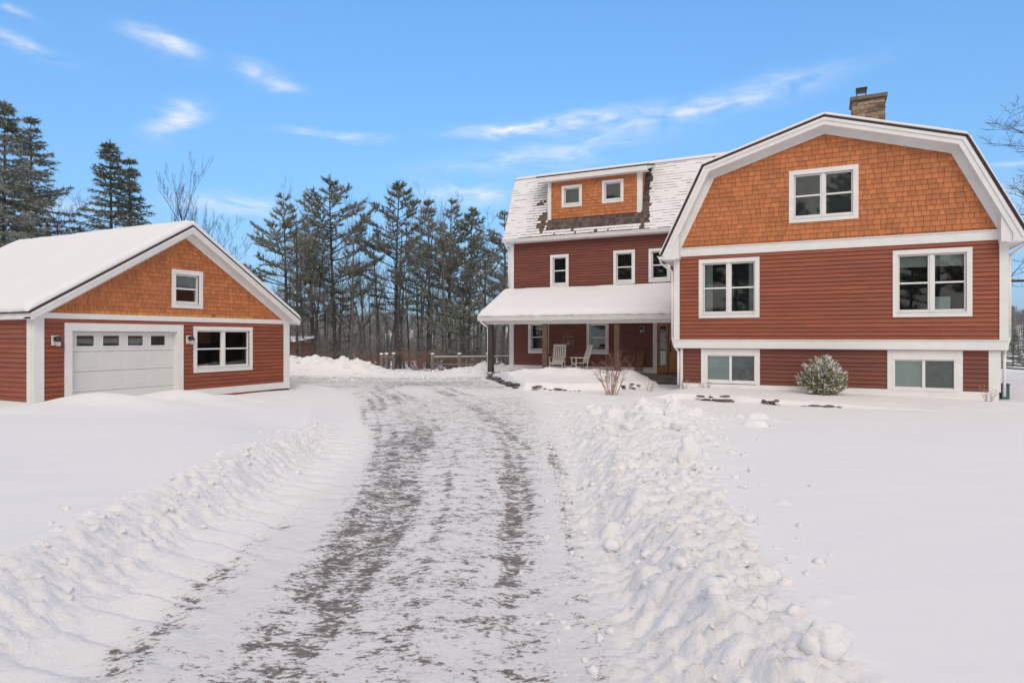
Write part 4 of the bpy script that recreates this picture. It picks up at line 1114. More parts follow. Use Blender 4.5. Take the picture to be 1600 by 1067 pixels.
rocking_chair(-9.02, 24.75, -1.47, radians(-50), 'white slatted rocking chair turned sideways under the sun ornament')

# small dark stand between the chairs
R_ = tag(empty('low_stand', (-9.42, 25.2, -1.47)), 'small black wire stand between the two rocking chairs', 'plant stand')
mb = MB()
for i in range(3):
    t = i*2.09; mb.tube((-9.42+.1*cos(t), 25.2+.1*sin(t), -1.47), (-9.42+.06*cos(t), 25.2+.06*sin(t), -1.17), .01, .01, 5)
mb.lathe((-9.42, 25.2, -1.18), [(.09, 0), (.09, .02)], 12); mb.build('wire_frame', M['black'], R_)

# sun ornament
R_ = tag(empty('wall_ornament', (-9.95, MY-.03, -.25)), 'square rusty metal sun ornament hanging above the rocking chairs', 'wall ornament')
fr = FY(MY); mb = MB(); a, b, c, d = -10.18, -9.72, -.55, .02
for p, q in (((a, c), (b, c)), ((b, c), (b, d)), ((b, d), (a, d)), ((a, d), (a, c))): mb.tube(fr(*p, .05), fr(*q, .05), .015, .015, 5)
mb.build('frame', M['rust'], R_)
mb = MB(); cx, cz = -9.95, -.26
for rr in (.19, .10):
    pts = [fr(cx+rr*cos(t), cz+rr*sin(t), .05) for t in np.linspace(0, 2*pi, 25)]; mb.path(pts, .014, 4)
for i in range(12):
    t = i*pi/6; mb.tube(fr(cx+.1*cos(t), cz+.1*sin(t), .05), fr(cx+.16*cos(t+.12), cz+.16*sin(t+.12), .05), .008, .003, 4)
pts = [fr(cx+.075*cos(t), cz+.075*sin(t), .055) for t in np.linspace(0, 2*pi, 17)]; mb.face(pts[:-1][::-1])
mb.build('sun_disc', M['rust'], R_)
mb = MB(); pts = [fr(cx+.12*cos(t), d+.12*sin(t), .05) for t in np.linspace(0, pi, 9)]; mb.path(pts, .014, 4); mb.build('hanging_arch', M['rust'], R_)

# sled
def sled():
    R = tag(empty('wooden_sled', (-6.75, 25.6, -1.47)), 'old brown wooden runner sled leaning upright against the porch wall', 'sled')
    ln = lambda t, s, o=0: (-6.76+s, 25.55+.36*t/1.05+o*-1, -1.46+t)
    mb = MB()
    for s in (-.13, -.065, 0, .065, .13): mb.hexa([ln(.1, s-.026), ln(.1, s+.026), ln(.1, s+.026, -.014), ln(.1, s-.026, -.014), ln(.98, s*1.25-.03), ln(.98, s*1.25+.03), ln(.98, s*1.25+.03, -.014), ln(.98, s*1.25-.03, -.014)])
    mb.build('slats', M['sledwood'], R)
    mb = MB()
    for s in (-1, 1):
        mb.path([ln(.0, s*.13, .04), ln(.3, s*.15, .07), ln(.85, s*.19, .07), ln(1.0, s*.23, .06), ln(1.06, s*.26, .02)], .012, 5)
        for t in (.25, .6, .9): mb.tube(ln(t, s*.16, .06), ln(t, s*.14, 0), .01, .01, 5)
    mb.build('runner', M['dark_wood'], R)
    mb = MB(); mb.tube(ln(1.05, -.27), ln(1.05, .27), .02, .02, 7); mb.tube(ln(.5, -.19, .01), ln(.5, .19, .01), .014, .014, 6); mb.build('steering_bar', M['sledwood'], R)
sled()

# ------------------------------------------------------------------ stones along the bed and ledge
def stone_line(name, pts, n, r, label, seed, zoff=0, cat='stone edging'):
    rng = np.random.default_rng(seed); it = []
    seg = np.array(pts); d = np.hypot(*np.diff(seg, axis=0).T); cum = np.concatenate([[0], np.cumsum(d)])
    for i in range(n):
        t = (i+rng.random()*.6)/n*cum[-1]; x = np.interp(t, cum, seg[:, 0]); y = np.interp(t, cum, seg[:, 1])
        rr = r*(.7+.7*rng.random())
        it.append(((x+.05*rng.normal(), y+.05*rng.normal(), zoff+.05*rng.normal()), rr, (2.0, 1.0, .38)))
    x0, y0 = pts[0]
    o = blobs(name, [((c[0]-x0, c[1]-y0, c[2]-zoff), r_, s_) for c, r_, s_ in it], M['stone'], ICO2, .45, seed, smooth=False)
    o.location = (x0, y0, zoff)
    return tag(o, label, cat)
stone_line('stone_edging', [(-12.85, 24.1), (-11.6, 22.5), (-10.3, 20.85), (-9.3, 19.6)], 60, .075, 'dark fieldstone edging of the snowy bed by the left porch post', 3, -1.68)
stone_line('stone_edging', [(-8.6, 19.12), (-7.6, 19.2), (-6.9, 19.6)], 9, .065, 'few dark stones under the front of the porch snow bed', 5, -1.685)
stone_line('stone_edging', [(-6.1, 20.25), (-5.5, 21.1)], 6, .06, 'dark stones at the right end of the porch bed', 6, -1.62)
for lab, x0, x1, n, sd in (('flat dark stones showing under the snow left of the basement window', -3.05, -2.2, 9, 8), ('small dark stone gap below the left basement window', -1.3, -1.0, 4, 9),
                       ('dark stones breaking the snow ledge in front of the evergreen shrub', -.45, .35, 6, 10), ('reddish flat stone at the right end of the snow ledge', 3.7, 4.1, 4, 12)):
    stone_line('ledge_stone', [(x0, 17.30-.09*(x0+3)), (x1, 17.30-.09*(x1+3))], n+2, .075, lab, sd, -1.60-.018*((x0+x1)/2+4), 'stone')

# ------------------------------------------------------------------ vegetation
def tri_mesh(name, V, mi, mats):
    n = len(V)//3
    return mesh_np(name, V, np.arange(n*3), np.arange(n)*3, mi=mi, mats=mats)
def tris_at(P, D, length, width, rng, spread=.6, k=6):
    """k slim triangles at each point P around direction D"""
    n = len(P); P = np.repeat(P, k, 0); D = np.repeat(D, k, 0)
    d = D + rng.normal(size=(n*k, 3))*spread; d /= np.linalg.norm(d, axis=1)[:, None]+1e-9
    s = np.cross(d, rng.normal(size=(n*k, 3))); s /= np.linalg.norm(s, axis=1)[:, None]+1e-9
    L_ = length*(.6+.8*rng.random((n*k, 1))); w = width*(.7+.6*rng.random((n*k, 1)))
    b = P - d*L_*.25
    return np.stack([b-s*w/2, b+s*w/2, P+d*L_], 1).reshape(-1, 3)

def tube_arrays(segs, k=5):
    """segs: list of (p0,p1,r0,r1) -> vertices, quads"""
    P0 = np.array([s[0] for s in segs]); P1 = np.array([s[1] for s in segs]); r0 = np.array([s[2] for s in segs])[:, None]; r1 = np.array([s[3] for s in segs])[:, None]
    d = P1-P0; d /= np.linalg.norm(d, axis=1)[:, None]+1e-9
    ref = np.where(np.abs(d[:, 2:3]) < .9, np.array([[0, 0, 1.]]), np.array([[1., 0, 0]]))
    a = np.cross(d, ref); a /= np.linalg.norm(a, axis=1)[:, None]; b = np.cross(d, a)
    V = []
    for P, r in ((P0, r0), (P1, r1)):
        for i in range(k):
            t = 2*pi*i/k; V.append(P+r*(a*cos(t)+b*sin(t)))
    V = np.stack(V, 1); n = len(segs); base = np.arange(n)[:, None]*2*k
    Q = np.stack([np.concatenate([base+i, base+(i+1) % k, base+k+(i+1) % k, base+k+i], 1) for i in range(k)], 1)
    return V.reshape(-1, 3), Q.reshape(-1, 4)

def pine_data(H, crown0, spread, seed, lean=.02, dens=1.0, droop=0.0, conical=False, frost=.28, tl=.26):
    rng = np.random.default_rng(seed)
    trunk = []; pts = []
    n = 14; p = np.array([0, 0, 0.]); dx = rng.normal(size=2)*lean
    R0 = .0085*H+.03
    axis_p = []
    for i in range(n+1):
        t = i/n; axis_p.append(np.array([dx[0]*H*t+.05*sin(t*5+seed), dx[1]*H*t+.05*cos(t*4+seed), H*t]))
    for i in range(n): trunk.append((axis_p[i], axis_p[i+1], R0*(1-i/n)**.8+.015, R0*(1-(i+1)/n)**.8+.015))
    ax = np.array(axis_p)
    def at(h): return np.array([np.interp(h, ax[:, 2], ax[:, j]) for j in range(3)])
    P = []; D = []; limbs = []
    h = H*crown0
    while h < H-.15:
        f = (h-H*crown0)/(H*(1-crown0))
        if conical: L_ = spread*(1-f)**.85
        else: L_ = spread*(.55+.80*np.exp(-((f-.42)/.36)**2))*(1-f**4.5)*.85
        L_ = max(L_, .25)
        nb = rng.integers(4, 7) if conical else rng.integers(3, 6)
        a0 = rng.random()*6.28
        for b in range(nb):
            if not conical and rng.random() < .22+.30*(f < .25): continue
            az = a0+b*2*pi/nb+rng.normal()*.25; l = L_*(.5+.65*rng.random())
            up = (.10+.50*f) if not conical else (-.22+.55*f)
            up += rng.normal()*.08-droop
            ns = max(3, int(l/.4)); q = at(h+rng.normal()*.08); d = np.array([cos(az), sin(az), up]); d /= np.linalg.norm(d)
            r = .012+.012*l
            for s_ in range(ns):
                st = l/ns; q2 = q+d*st; limbs.append((q, q2, r*(1-s_/ns)+.006, r*(1-(s_+1)/ns)+.006))
                fr_ = (s_+1)/ns
                if fr_ > (.38 if not conical else .15):
                    for side in (-1, 1):
                        tl_ = (.28+.30*l*(1.05-fr_))*(.7+.6*rng.random())
                        sd = np.array([-d[1]*side, d[0]*side, rng.normal()*.15+(.0 if not conical else -.25)])+d*.75; sd /= np.linalg.norm(sd)
                        limbs.append((q2, q2+sd*tl_, .008, .004))
                        m = max(2, int(tl_/.13*dens))
                        for j in range(m):
                            P.append(q2+sd*tl_*(j+.8)/m+rng.normal(size=3)*.035); D.append(sd*.8+np.array([0, 0, .45 if not conical else -.1]))
                    for j in range(2): P.append(q+d*st*(j+.6)/2); D.append(d*.7+np.array([0, 0, .5 if not conical else -.05]))
                q = q2; d = d+np.array([0, 0, (.05 if not conical else .03)])+rng.normal(size=3)*.05; d /= np.linalg.norm(d)
            P.append(q); D.append(d)
        h += (.34+.34*rng.random())*(1.0 if not conical else 1.0)
    P.append(at(H)); D.append(np.array([0, 0, 1.]))
    P = np.array(P); D = np.array(D); k = 8
    V = tris_at(P, D, tl, .062 if not conical else .055, rng, .55, k)
    nt = len(V)//3; cl = np.repeat(vnoise(P[:, 0]*.8+seed, P[:, 2]*.9+P[:, 1], seed), k)
    rr = rng.random(nt); mi = np.where(rr < frost*(1+.7*cl), 2, np.where(rng.random(nt)+.5*cl > .55, 1, 0))
    tv, tq = tube_arrays(trunk, 7); lv_, lq = tube_arrays(limbs, 3)
    tm = mesh_np('trunk', tv, tq.ravel(), np.arange(len(tq))*4, smooth=True, mats=[M['bark']])
    # crown = limbs + needles
    nV = len(lv_); allV = np.concatenate([lv_, V]); loops = np.concatenate([lq.ravel(), np.arange(len(V))+nV]); st = np.concatenate([np.arange(len(lq))*4, len(lq)*4+np.arange(nt)*3])
    m2 = np.concatenate([np.full(len(lq), 3), mi])
    cm = mesh_np('crown', allV, loops, st, mi=m2, mats=[M['needle1'], M['needle2'], M['needle3'], M['bark']])
    return tm, cm

def bare_data(H, seed, spread=.5, fork=.45, bark='bark_grey', wid=1.0, levels=4, frost=True, up=.55, dens=1.0):
    rng = np.random.default_rng(seed); trunk = []; br = []
    def grow(p, d, l, r, lev):
        ns = 5 if lev == 0 else 3
        pts = [p]; q = p
        for i in range(ns):
            d = d+rng.normal(size=3)*(.035 if lev == 0 else .12)+np.array([0, 0, .04*lev*.5]); d /= np.linalg.norm(d)
            q2 = q+d*l/ns; r1 = r*(1-(i+1)/ns*.72)
            (trunk if lev == 0 else br).append((q, q2, r*(1-i/ns*.72), r1)); q = q2; pts.append(q)
        if lev < levels:
            nb = int((9 if lev == 0 else (5 if lev == 1 else 4))*dens+.5)
            for b in range(nb):
                t = fork+(1-fork)*(b+rng.random())/nb if lev == 0 else .25+.75*(b+rng.random())/nb
                k = min(int(t*ns), ns-1); f = t*ns-k; s = pts[k]*(1-f)+pts[k+1]*f
                az = b*2.4+rng.random()*1.2; side = np.array([cos(az), sin(az), 0]); side -= d*np.dot(side, d)*.5
                dd = side*spread*1.6*(1.0 if lev else 1.0)+d*.6+np.array([0, 0, up]); dd /= np.linalg.norm(dd)
                ll = l*(.42 if lev == 0 else .55)*(1.15-.5*t)*(.7+.6*rng.random())
                grow(s, dd, ll, max(.008, r*.42*(1-.5*t)), lev+1)
    grow(np.array([0, 0, 0.]), np.array([rng.normal()*.04, rng.normal()*.04, 1.]), H, (.0085*H+.015)*wid, 0)
    ztop = max(s_[1][2] for s_ in br+trunk); kz = H/ztop
    trunk = [(a*kz, b*kz, c, d) for a, b, c, d in trunk]; br = [(a*kz, b*kz, c, d) for a, b, c, d in br]
    tv, tq = tube_arrays(trunk, 7); bv, bq = tube_arrays(br, 3)
    tm = mesh_np('trunk', tv, tq.ravel(), np.arange(len(tq))*4, smooth=True, mats=[M[bark]])
    mi = (rng.random(len(bq)) < (.14 if frost else 0)).astype(int)
    cm = mesh_np('branches', bv, bq.ravel(), np.arange(len(bq))*4, mi=mi, mats=[M[bark], M['needle3']])
    return tm, cm

def plant(name, data, x, y, label, cat, group=None, rz=0, sc=1.0, dz=-.1, crown='crown'):
    R = tag(empty(name, (x, y, ground_z(x, y)+dz), rz), label, cat, group)
    if not isinstance(sc, tuple): sc = (sc, sc, sc)
    R.scale = sc
    for nm, me in zip(('trunk', crown), data):
        o = bpy.data.objects.new(nm, me); COL.objects.link(o); o.parent = R
    return R
def dirpx(px): r = (px-800)/1000; return (-SA+r*CA, CA+r*SA)
def spot(px, d): a = dirpx(px); return a[0]*d, a[1]*d
def hgt(py, d, x, y, dz=-.1): return (527-py)/1000*d-(ground_z(x, y)+dz)

# big pines behind the yard: bearing, distance, top
pines = [(447, 50, 305, .30, 3.4, 'tall open pine rising behind the right corner of the garage'),
         (523, 46, 277, .26, 3.9, 'tallest broad pine, second to the right of the garage'),
         (617, 47, 283, .30, 2.9, 'narrow tall pine in the middle of the row behind the yard'),
         (703, 52, 312, .24, 2.9, 'shaggy pine left of the house beyond the rail fence'),
         (733, 50, 326, .25, 2.7, 'dark pine nearest the left corner of the porch roof'),
         (787, 56, 330, .28, 3.0, 'pine partly hidden behind the left end of the house'),
         (668, 55, 316, .30, 2.6, 'thin frosted pine between the middle pines'),
         (487, 60, 345, .25, 3.0, 'shorter pine filling the gap left of the tallest pine'),
         ]
for i, (px, d, py, c0, sp, lab) in enumerate(pines):
    x, y = spot(px, d); H = hgt(py, d, x, y)
    plant('pine_tree', pine_data(H, c0, sp, 100+i, .012, 1.15, frost=.46, tl=.27), x, y, lab, 'pine tree', 'pines behind the yard')
# low evergreen boughs in front of the pines
for i, (px, d, py, lab) in enumerate(((725, 42, 470, 'low young pine with outstretched boughs behind the rail fence'), (530, 50, 455, 'small green pine low between the bare trunks'))):
    x, y = spot(px, d); H = hgt(py, d, x, y)
    plant('young_pine', pine_data(H, .12, 2.6 if i == 0 else 1.8, 140+i, .02, .8, frost=.3, tl=.24), x, y, lab, 'pine tree')
# spruces behind the garage
for i, (px, d, py, sp, lab) in enumerate(((6, 40, 158, 5.2, 'huge snowy spruce at the left edge of the picture'), (44, 44, 185, 5.4, 'huge snowy spruce just right of the leftmost one'),
                                     (173, 44, 221, 4.2, 'taller of the twin spruces behind the garage roof'), (203, 45, 250, 3.5, 'shorter of the twin spruces behind the garage roof'))):
    x, y = spot(px, d); H = hgt(py, d, x, y)
    plant('spruce_tree', pine_data(H, .12, sp, 160+i, .004, .95 if i < 2 else .68, conical=True, frost=.50 if i < 2 else .26, tl=.23), x, y, lab, 'spruce tree', 'spruces behind the garage')
# bare trees with own labels
for i, (px, d, py, sp, up, lab) in enumerate(((297, 46, 234, .30, 1.1, 'tall bare tree with upswept twigs behind the garage ridge'), (96, 42, 285, .5, .5, 'thin bare tree between the spruces behind the garage'),
                                     (657, 50, 287, .40, .8, 'tall bare tree standing above the pines in the middle'), (330, 40, 330, .45, .6, 'small bare tree low behind the right slope of the garage roof'))):
    x, y = spot(px, d); H = hgt(py, d, x, y)
    plant('bare_tree', bare_data(H, 200+i, sp, .42 if i != 2 else .5, 'bark_grey' if i == 2 else 'bark', 1.0, 4, i == 2, up), x, y, lab, 'bare tree', crown='branches')
# slender forest trees
var = [bare_data(9.0, 300+i, .42, .38, ('bark', 'bark_grey', 'bark')[i % 3], 1.0, 4, True, .5, .85) for i in range(6)]
rng = np.random.default_rng(77)
k = 0
for px in list(np.linspace(420, 800, 62)):
    px = px+rng.normal()*4; d = 41+22*rng.random(); x, y = spot(px, d); s = .75+.55*rng.random()
    plant('slender_tree', var[k % 6], x, y, 'slender leafless forest tree in the thicket behind the yard', 'bare tree', 'slender bare trees in the thicket', rng.random()*6.28, (s, s, s*(.9+.3*rng.random())), crown='branches'); k += 1
# trees on the right, past the house
x, y = spot(1668, 22.5)
plant('bare_tree', bare_data(10.4, 431, .80, .35, 'bark', 2.0, 4, False, .10, 1.2), x, y, 'gnarled dark bare tree reaching in from the right edge', 'bare tree', crown='branches')
sp_d = [pine_data(11, .06, 3.0, 180+i, .01, .7, conical=True, frost=.42) for i in range(2)]
for i, (px, d, s) in enumerate(((1583, 92, .62), (1603, 80, .55), (1625, 88, .7), (1560, 95, .5), (1650, 84, .75))):
    x, y = spot(px, d); plant('far_spruce', sp_d[i % 2], x, y, 'distant snowy evergreen right of the house', 'evergreen tree', 'distant evergreens right of the house', i*1.3, s)

# woods across the road behind the viewer (mirrored in the window panes) and the far wooded ridge
def merge_woods(name, items, label):
    V = []; Lp_ = []; St = []; Mi = []; nv = 0; nl = 0
    mats = [M['needle1'], M['needle2'], M['needle3'], M['bark'], M['bark_grey']]
    cache = {}
    for me, x, y, z, s, a, remap in items:
        if me.name not in cache:
            n = len(me.vertices); co = np.empty(n*3, np.float32); me.vertices.foreach_get('co', co)
            vi = np.empty(len(me.loops), np.int32); me.loops.foreach_get('vertex_index', vi)
            p = len(me.polygons); ls = np.empty(p, np.int32); me.polygons.foreach_get('loop_start', ls); mi = np.empty(p, np.int32); me.polygons.foreach_get('material_index', mi)
            cache[me.name] = (co.reshape(-1, 3), vi, ls, mi)
        co, vi, ls, mi = cache[me.name]; n = len(co); m = len(vi); co = co*s
        co = np.stack([co[:, 0]*cos(a)-co[:, 1]*sin(a)+x, co[:, 0]*sin(a)+co[:, 1]*cos(a)+y, co[:, 2]+z], -1)
        V.append(co); Lp_.append(vi+nv); St.append(ls+nl); Mi.append(np.array(remap)[mi]); nv += n; nl += m
    me = mesh_np(name, np.concatenate(V), np.concatenate(Lp_), np.concatenate(St), mi=np.concatenate(Mi), mats=mats)
    o = bpy.data.objects.new(name, me); COL.objects.link(o)
    return tag(o, label, 'woods', kind='stuff')
pv = [pine_data(15, .15, 4.0, 500+i, .01, .40, frost=.15, tl=.5) for i in range(2)]
it = []
for i in range(26):
    x = -34+i*3.6+rng.normal()*1.2; y = -21-9*rng.random()-.12*abs(x); t, c = pv[i % 2]; s = 1.0+.4*rng.random(); a = rng.random()*6
    it += [(t, x, y, -1.8, s, a, [3]), (c, x, y, -1.8, s, a, [0, 1, 2, 3])]
    if i % 2:
        t, c = var[i % 6]; x += 2; y += 5; it += [(t, x, y, -1.8, 1.1, a, [4]), (c, x, y, -1.8, 1.1, a, [4, 2])]
merge_woods('opposite_woods', it, 'dark woods opposite the house, mirrored in the windows')
it = []
fv = [bare_data(9, 600+i, .6, .2, 'bark_grey', 2.4, 2, True, .5, 1.0) for i in range(4)]
fp = pine_data(11, .1, 2.8, 610, .01, .12, conical=True, frost=.5, tl=1.0)
for i in range(2300):
    px = rng.uniform(350, 900) if i % 4 else rng.uniform(1480, 1750); d = rng.uniform(165, 350); x, y = spot(px, d)
    z = ground_z(x, y)-.3; s = .6+.4*rng.random(); a = rng.random()*6.3
    if rng.random() < .86:
        t, c = fv[i % 4]; it += [(t, x, y, z, s, a, [4]), (c, x, y, z, s, a, [4, 2])]
    else: it += [(fp[1], x, y, z, s*.8, a, [0, 2, 2, 3])]
merge_woods('distant_woods', it, 'grey leafless woods covering the distant ridge')

it = []
uv_ = [bare_data(3.2, 700+i, .8, .05, 'bark_grey', 1.0, 2, True, .45, 1.5) for i in range(4)]
for i in range(170):
    px = rng.uniform(425, 805); d = rng.uniform(37, 75); x, y = spot(px, d); s = .5+.6*rng.random()
    t, c = uv_[i % 4]; a = rng.random()*6.3; it += [(t, x, y, ground_z(x, y)-.1, s, a, [4]), (c, x, y, ground_z(x, y)-.1, s, a, [4, 2])]
merge_woods('undergrowth', it, 'tangled grey undergrowth of saplings beneath the pines')
# brush and shrubs
def brush(name, x, y, n, H, spread, mats, label, cat, seed, tipmat=1, dense=3, group=None, r=.010):
    rng = np.random.default_rng(seed); segs = []; tips = []
    for i in range(n):
        a = rng.random()*6.28; rr = spread*.22*rng.random(); p = np.array([rr*cos(a), rr*sin(a), -.1])
        d = np.array([cos(a)*spread*(.2+.8*rng.random()), sin(a)*spread*(.2+.8*rng.random()), H]); l = np.linalg.norm(d)*(.65+.4*rng.random()); d /= np.linalg.norm(d)
        for s in range(4):
            q = p+d*l/4; (segs if s < 2 else tips).append((p, q, r*(1-s*.2), r*(1-(s+1)*.2)))
            if s > 0:
                for b in range(dense):
                    dd = d+rng.normal(size=3)*.55; dd[2] = abs(dd[2])*.8+.2; dd /= np.linalg.norm(dd); tl_ = l*.22*(.6+.7*rng.random())
                    e = q+dd*tl_; (segs if s < 2 else tips).append((q, e, r*.45, r*.25))
                    if dense > 1:
                        dd = dd+rng.normal(size=3)*.5; dd /= np.linalg.norm(dd); tips.append((e*.5+q*.5, e*.5+q*.5+dd*tl_*.6, r*.35, r*.2))
            p = q; d = d+rng.normal(size=3)*.10; d /= np.linalg.norm(d)
    v1, q1 = tube_arrays(segs, 4); v2, q2 = tube_arrays(tips, 4)
    R = tag(empty(name, (x, y, ground_z(x, y))), label, cat, group)
    for nm, v, q, m in (('stems', v1, q1, mats[0]), ('twigs', v2, q2, mats[1])):
        me = mesh_np(nm, v, q.ravel(), np.arange(len(q))*4, mats=[M[m]]); o = bpy.data.objects.new(nm, me); COL.objects.link(o); o.parent = R
    return R
brush('bare_shrub', -5.62, 18.2, 22, 1.15, .62, ('straw', 'redtwig'), 'leafless shrub with reddish tips in front of the porch', 'shrub', 7, dense=2, r=.011)
for px, d, H, sp, ms, lab, sd in ((585, 33, 1.35, 1.3, ('twig', 'redtwig'), 'brown brush behind the left ploughed bank', 21), (655, 33.5, 1.5, 1.6, ('redtwig', 'redtwig'), 'reddish brush between the posts and the pines', 22),
                                (695, 35, 1.3, 1.2, ('redtwig', 'twig'), 'rusty brush against the start of the rail fence', 23), (480, 36, 1.7, 2.2, ('twig', 'twig'), 'grey brown brush beside the garage corner', 24), (725, 36, 1.0, 1.2, ('twig', 'redtwig'), 'low brown brush under the rail fence', 25)):
    x, y = spot(px, d); brush('brush', x, y, 34, H*.72, sp, ms, lab, 'shrub', sd, dense=4, r=.014)
for x, y, H, lab, sd, n in ((-5.0, 20.2, .45, 'dry seed heads poking from the snow left of the gable corner', 31, 7), (-3.85, 19.9, .38, 'dead flower stalks at the left foot of the gable wall', 32, 9), (-3.2, 19.9, .25, 'short dry grass stubs before the left basement window', 33, 12), (3.75, 20.0, .42, 'dry weed stalks at the right foot of the gable wall', 34, 8)):
    brush('dry_weeds', x, y, n, H, .22, ('twig', 'straw'), lab, 'weeds', sd, dense=2, r=.006)

def evergreen_shrub():
    rng = np.random.default_rng(9); x, y = -.03, 19.75
    R = tag(empty('evergreen_shrub', (x, y, ground_z(x, y))), 'round evergreen shrub dusted with snow against the basement wall', 'shrub')
    n = 1500; d = rng.normal(size=(n, 3)); d /= np.linalg.norm(d, axis=1)[:, None]
    nz = 1+.38*vnoise(d[:, 0]*3+d[:, 2]*2, d[:, 1]*3+5, 4)
    r = (.45+.55*rng.random(n)**.5)*nz
    P = d*np.array([.50, .45, .50])*r[:, None]+np.array([0, 0, .44]); P = P[P[:, 2] > .0]; D = d[:len(P)]*.5+np.array([0, 0, .6])
    D = (P-np.array([0, 0, .4])); D /= np.linalg.norm(D, axis=1)[:, None]+1e-6; D = D*.7+np.array([0, 0, .4])
    V = tris_at(P, D, .085, .045, rng, .6, 5); nt = len(V)//3; hh = np.repeat(P[:, 2], 5)
    mi = np.where(rng.random(nt) < .36+.25*sm(hh, .3, 1.0), 1, np.where(rng.random(nt) < .4, 2, 0))
    me = tri_mesh('foliage', V, mi, [M['leaf'], M['snow'], M['leaf']]); o = bpy.data.objects.new('foliage', me); COL.objects.link(o); o.parent = R
    segs = []
    for i in range(26):
        a = rng.random()*6.28; e = np.array([.42*cos(a)*rng.random(), .4*sin(a)*rng.random(), .55+.3*rng.random()]); m = e*np.array([.4, .4, .5]); segs += [(np.array([0, 0, -.05]), m, .014, .009), (m, e, .009, .004)]
    v, q = tube_arrays(segs, 4); me = mesh_np('stems', v, q.ravel(), np.arange(len(q))*4, mats=[M['twig']]); o = bpy.data.objects.new('stems', me); COL.objects.link(o); o.parent = R
evergreen_shrub()

# ------------------------------------------------------------------ fences, shed, small things
def rail_fence(pts, label, zt=(-.86, -1.18), ps=.07, rr=.05, cap=True):
    x0, y0 = pts[0]; R = tag(empty('rail_fence', (x0, y0, ground_z(x0, y0))), label, 'fence')
    for i, (x, y) in enumerate(pts):
        g = ground_z(x, y); mb = MB(); mb.box(W, x-ps, x+ps, y-ps, y+ps, g-.3, zt[0]+.16); p = mb.build('post', M['grey_wood'], R, bevel=.01)
        if cap: blobs('snow_cap', [((x, y, zt[0]+.18), .10, (1, 1, .55))], M['snow'], ICO2, .15, i, p)
    for (xa, ya), (xb, yb) in zip(pts[:-1], pts[1:]):
        for z in zt:
            mb = MB(); mb.tube((xa, ya, z), (xb, yb, z), rr, rr*.9, 6); mb.build('rail', M['grey_wood'], R)
            d = np.array([xb-xa, yb-ya]); l = np.linalg.norm(d)
            if cap and z == zt[0]:
                mb = MB(); mb.tube((xa, ya, z+rr*.8), (xb, yb, z+rr*.8), rr*.55, rr*.5, 6); mb.build('rail_snow', M['snow'], R)
P = [spot(px, d) for px, d in ((676, 32.5), (718, 32.8), (762, 33.2), (803, 33.6))]
rail_fence(P, 'grey split rail fence with snow capped posts left of the house', (-1.02, -1.38))
P = [spot(px, d) for px, d in ((596, 31.5), (604, 31.9), (615, 32.6))]
rail_fence(P, 'short cluster of fence posts in the dip of the ploughed bank', (-1.0, -1.45), ps=.045, rr=.02)
P = [spot(px, d) for px, d in ((1540, 31), (1612, 28), (1690, 26))]
rail_fence(P, 'dark two rail fence beyond the right end of the house', (-1.42, -1.98), rr=.045, cap=False)
# shed behind the bank
x, y = spot(458, 44)
R_ = tag(empty('small_shed', (x, y, ground_z(x, y))), 'small weathered brown shed with snowy roof behind the garage corner', 'shed')
mb = MB(); mb.box(W, x-1.6, x+1.0, y-.8, y+.8, -2.5, -.35); 
for i in range(13): mb.box(W, x-1.6+i*.2, x-1.6+i*.2+.185, y-.83, y-.8, -2.5, -.35)
mb.build('wall', M['sledwood'], R_)
mb = MB(); mb.prism(FX(x), [(y-1.05, -.38), (y+1.0, -.10), (y+1.0, -.03), (y-1.05, -.31)], -1.8, 1.2); mb.build('roof', M['roof_edge'], R_)
snow_sheet('roof_snow', [(x-1.8, y-1.07, -.31), (x+1.2, y-1.07, -.31), (x+1.2, y+1.0, -.03), (x-1.8, y+1.0, -.03)], .13, R_, 20, 12, (.1, .1, .1, .1), .02, 4)
# hose box at the right corner
R_ = tag(empty('hose_box', (4.4, 21.4, -1.6)), 'small teal plastic box at the right foot of the house', 'box')
mb = MB(); mb.box(W, 4.28, 4.46, 21.2, 21.6, -1.7, -1.28); mb.build('body', M['teal'], R_, bevel=.02)
mb = MB(); mb.box(W, 4.27, 4.47, 21.18, 21.62, -1.279, -1.25); mb.build('lid', M['black'], R_, bevel=.008)

# ------------------------------------------------------------------ winter air
def make_haze():
    mb = MB(); mb.box(W, -620, 620, -620, 620, -12, 20)
    o = mb.build('haze', bpy.data.materials.new('haze')); m = o.data.materials[0]; m.use_nodes = True
    N, L = m.node_tree.nodes, m.node_tree.links; N.clear()
    out = N.new('ShaderNodeOutputMaterial'); v = N.new('ShaderNodeVolumePrincipled')
    v.inputs['Color'].default_value = (.86, .90, .96, 1); v.inputs['Density'].default_value = HAZE; v.inputs['Anisotropy'].default_value = 0.0
    L.new(v.outputs[0], out.inputs['Volume']); tag(o, 'thin cold haze over the far woods', 'haze', kind='stuff')
HAZE = .0006
make_haze()
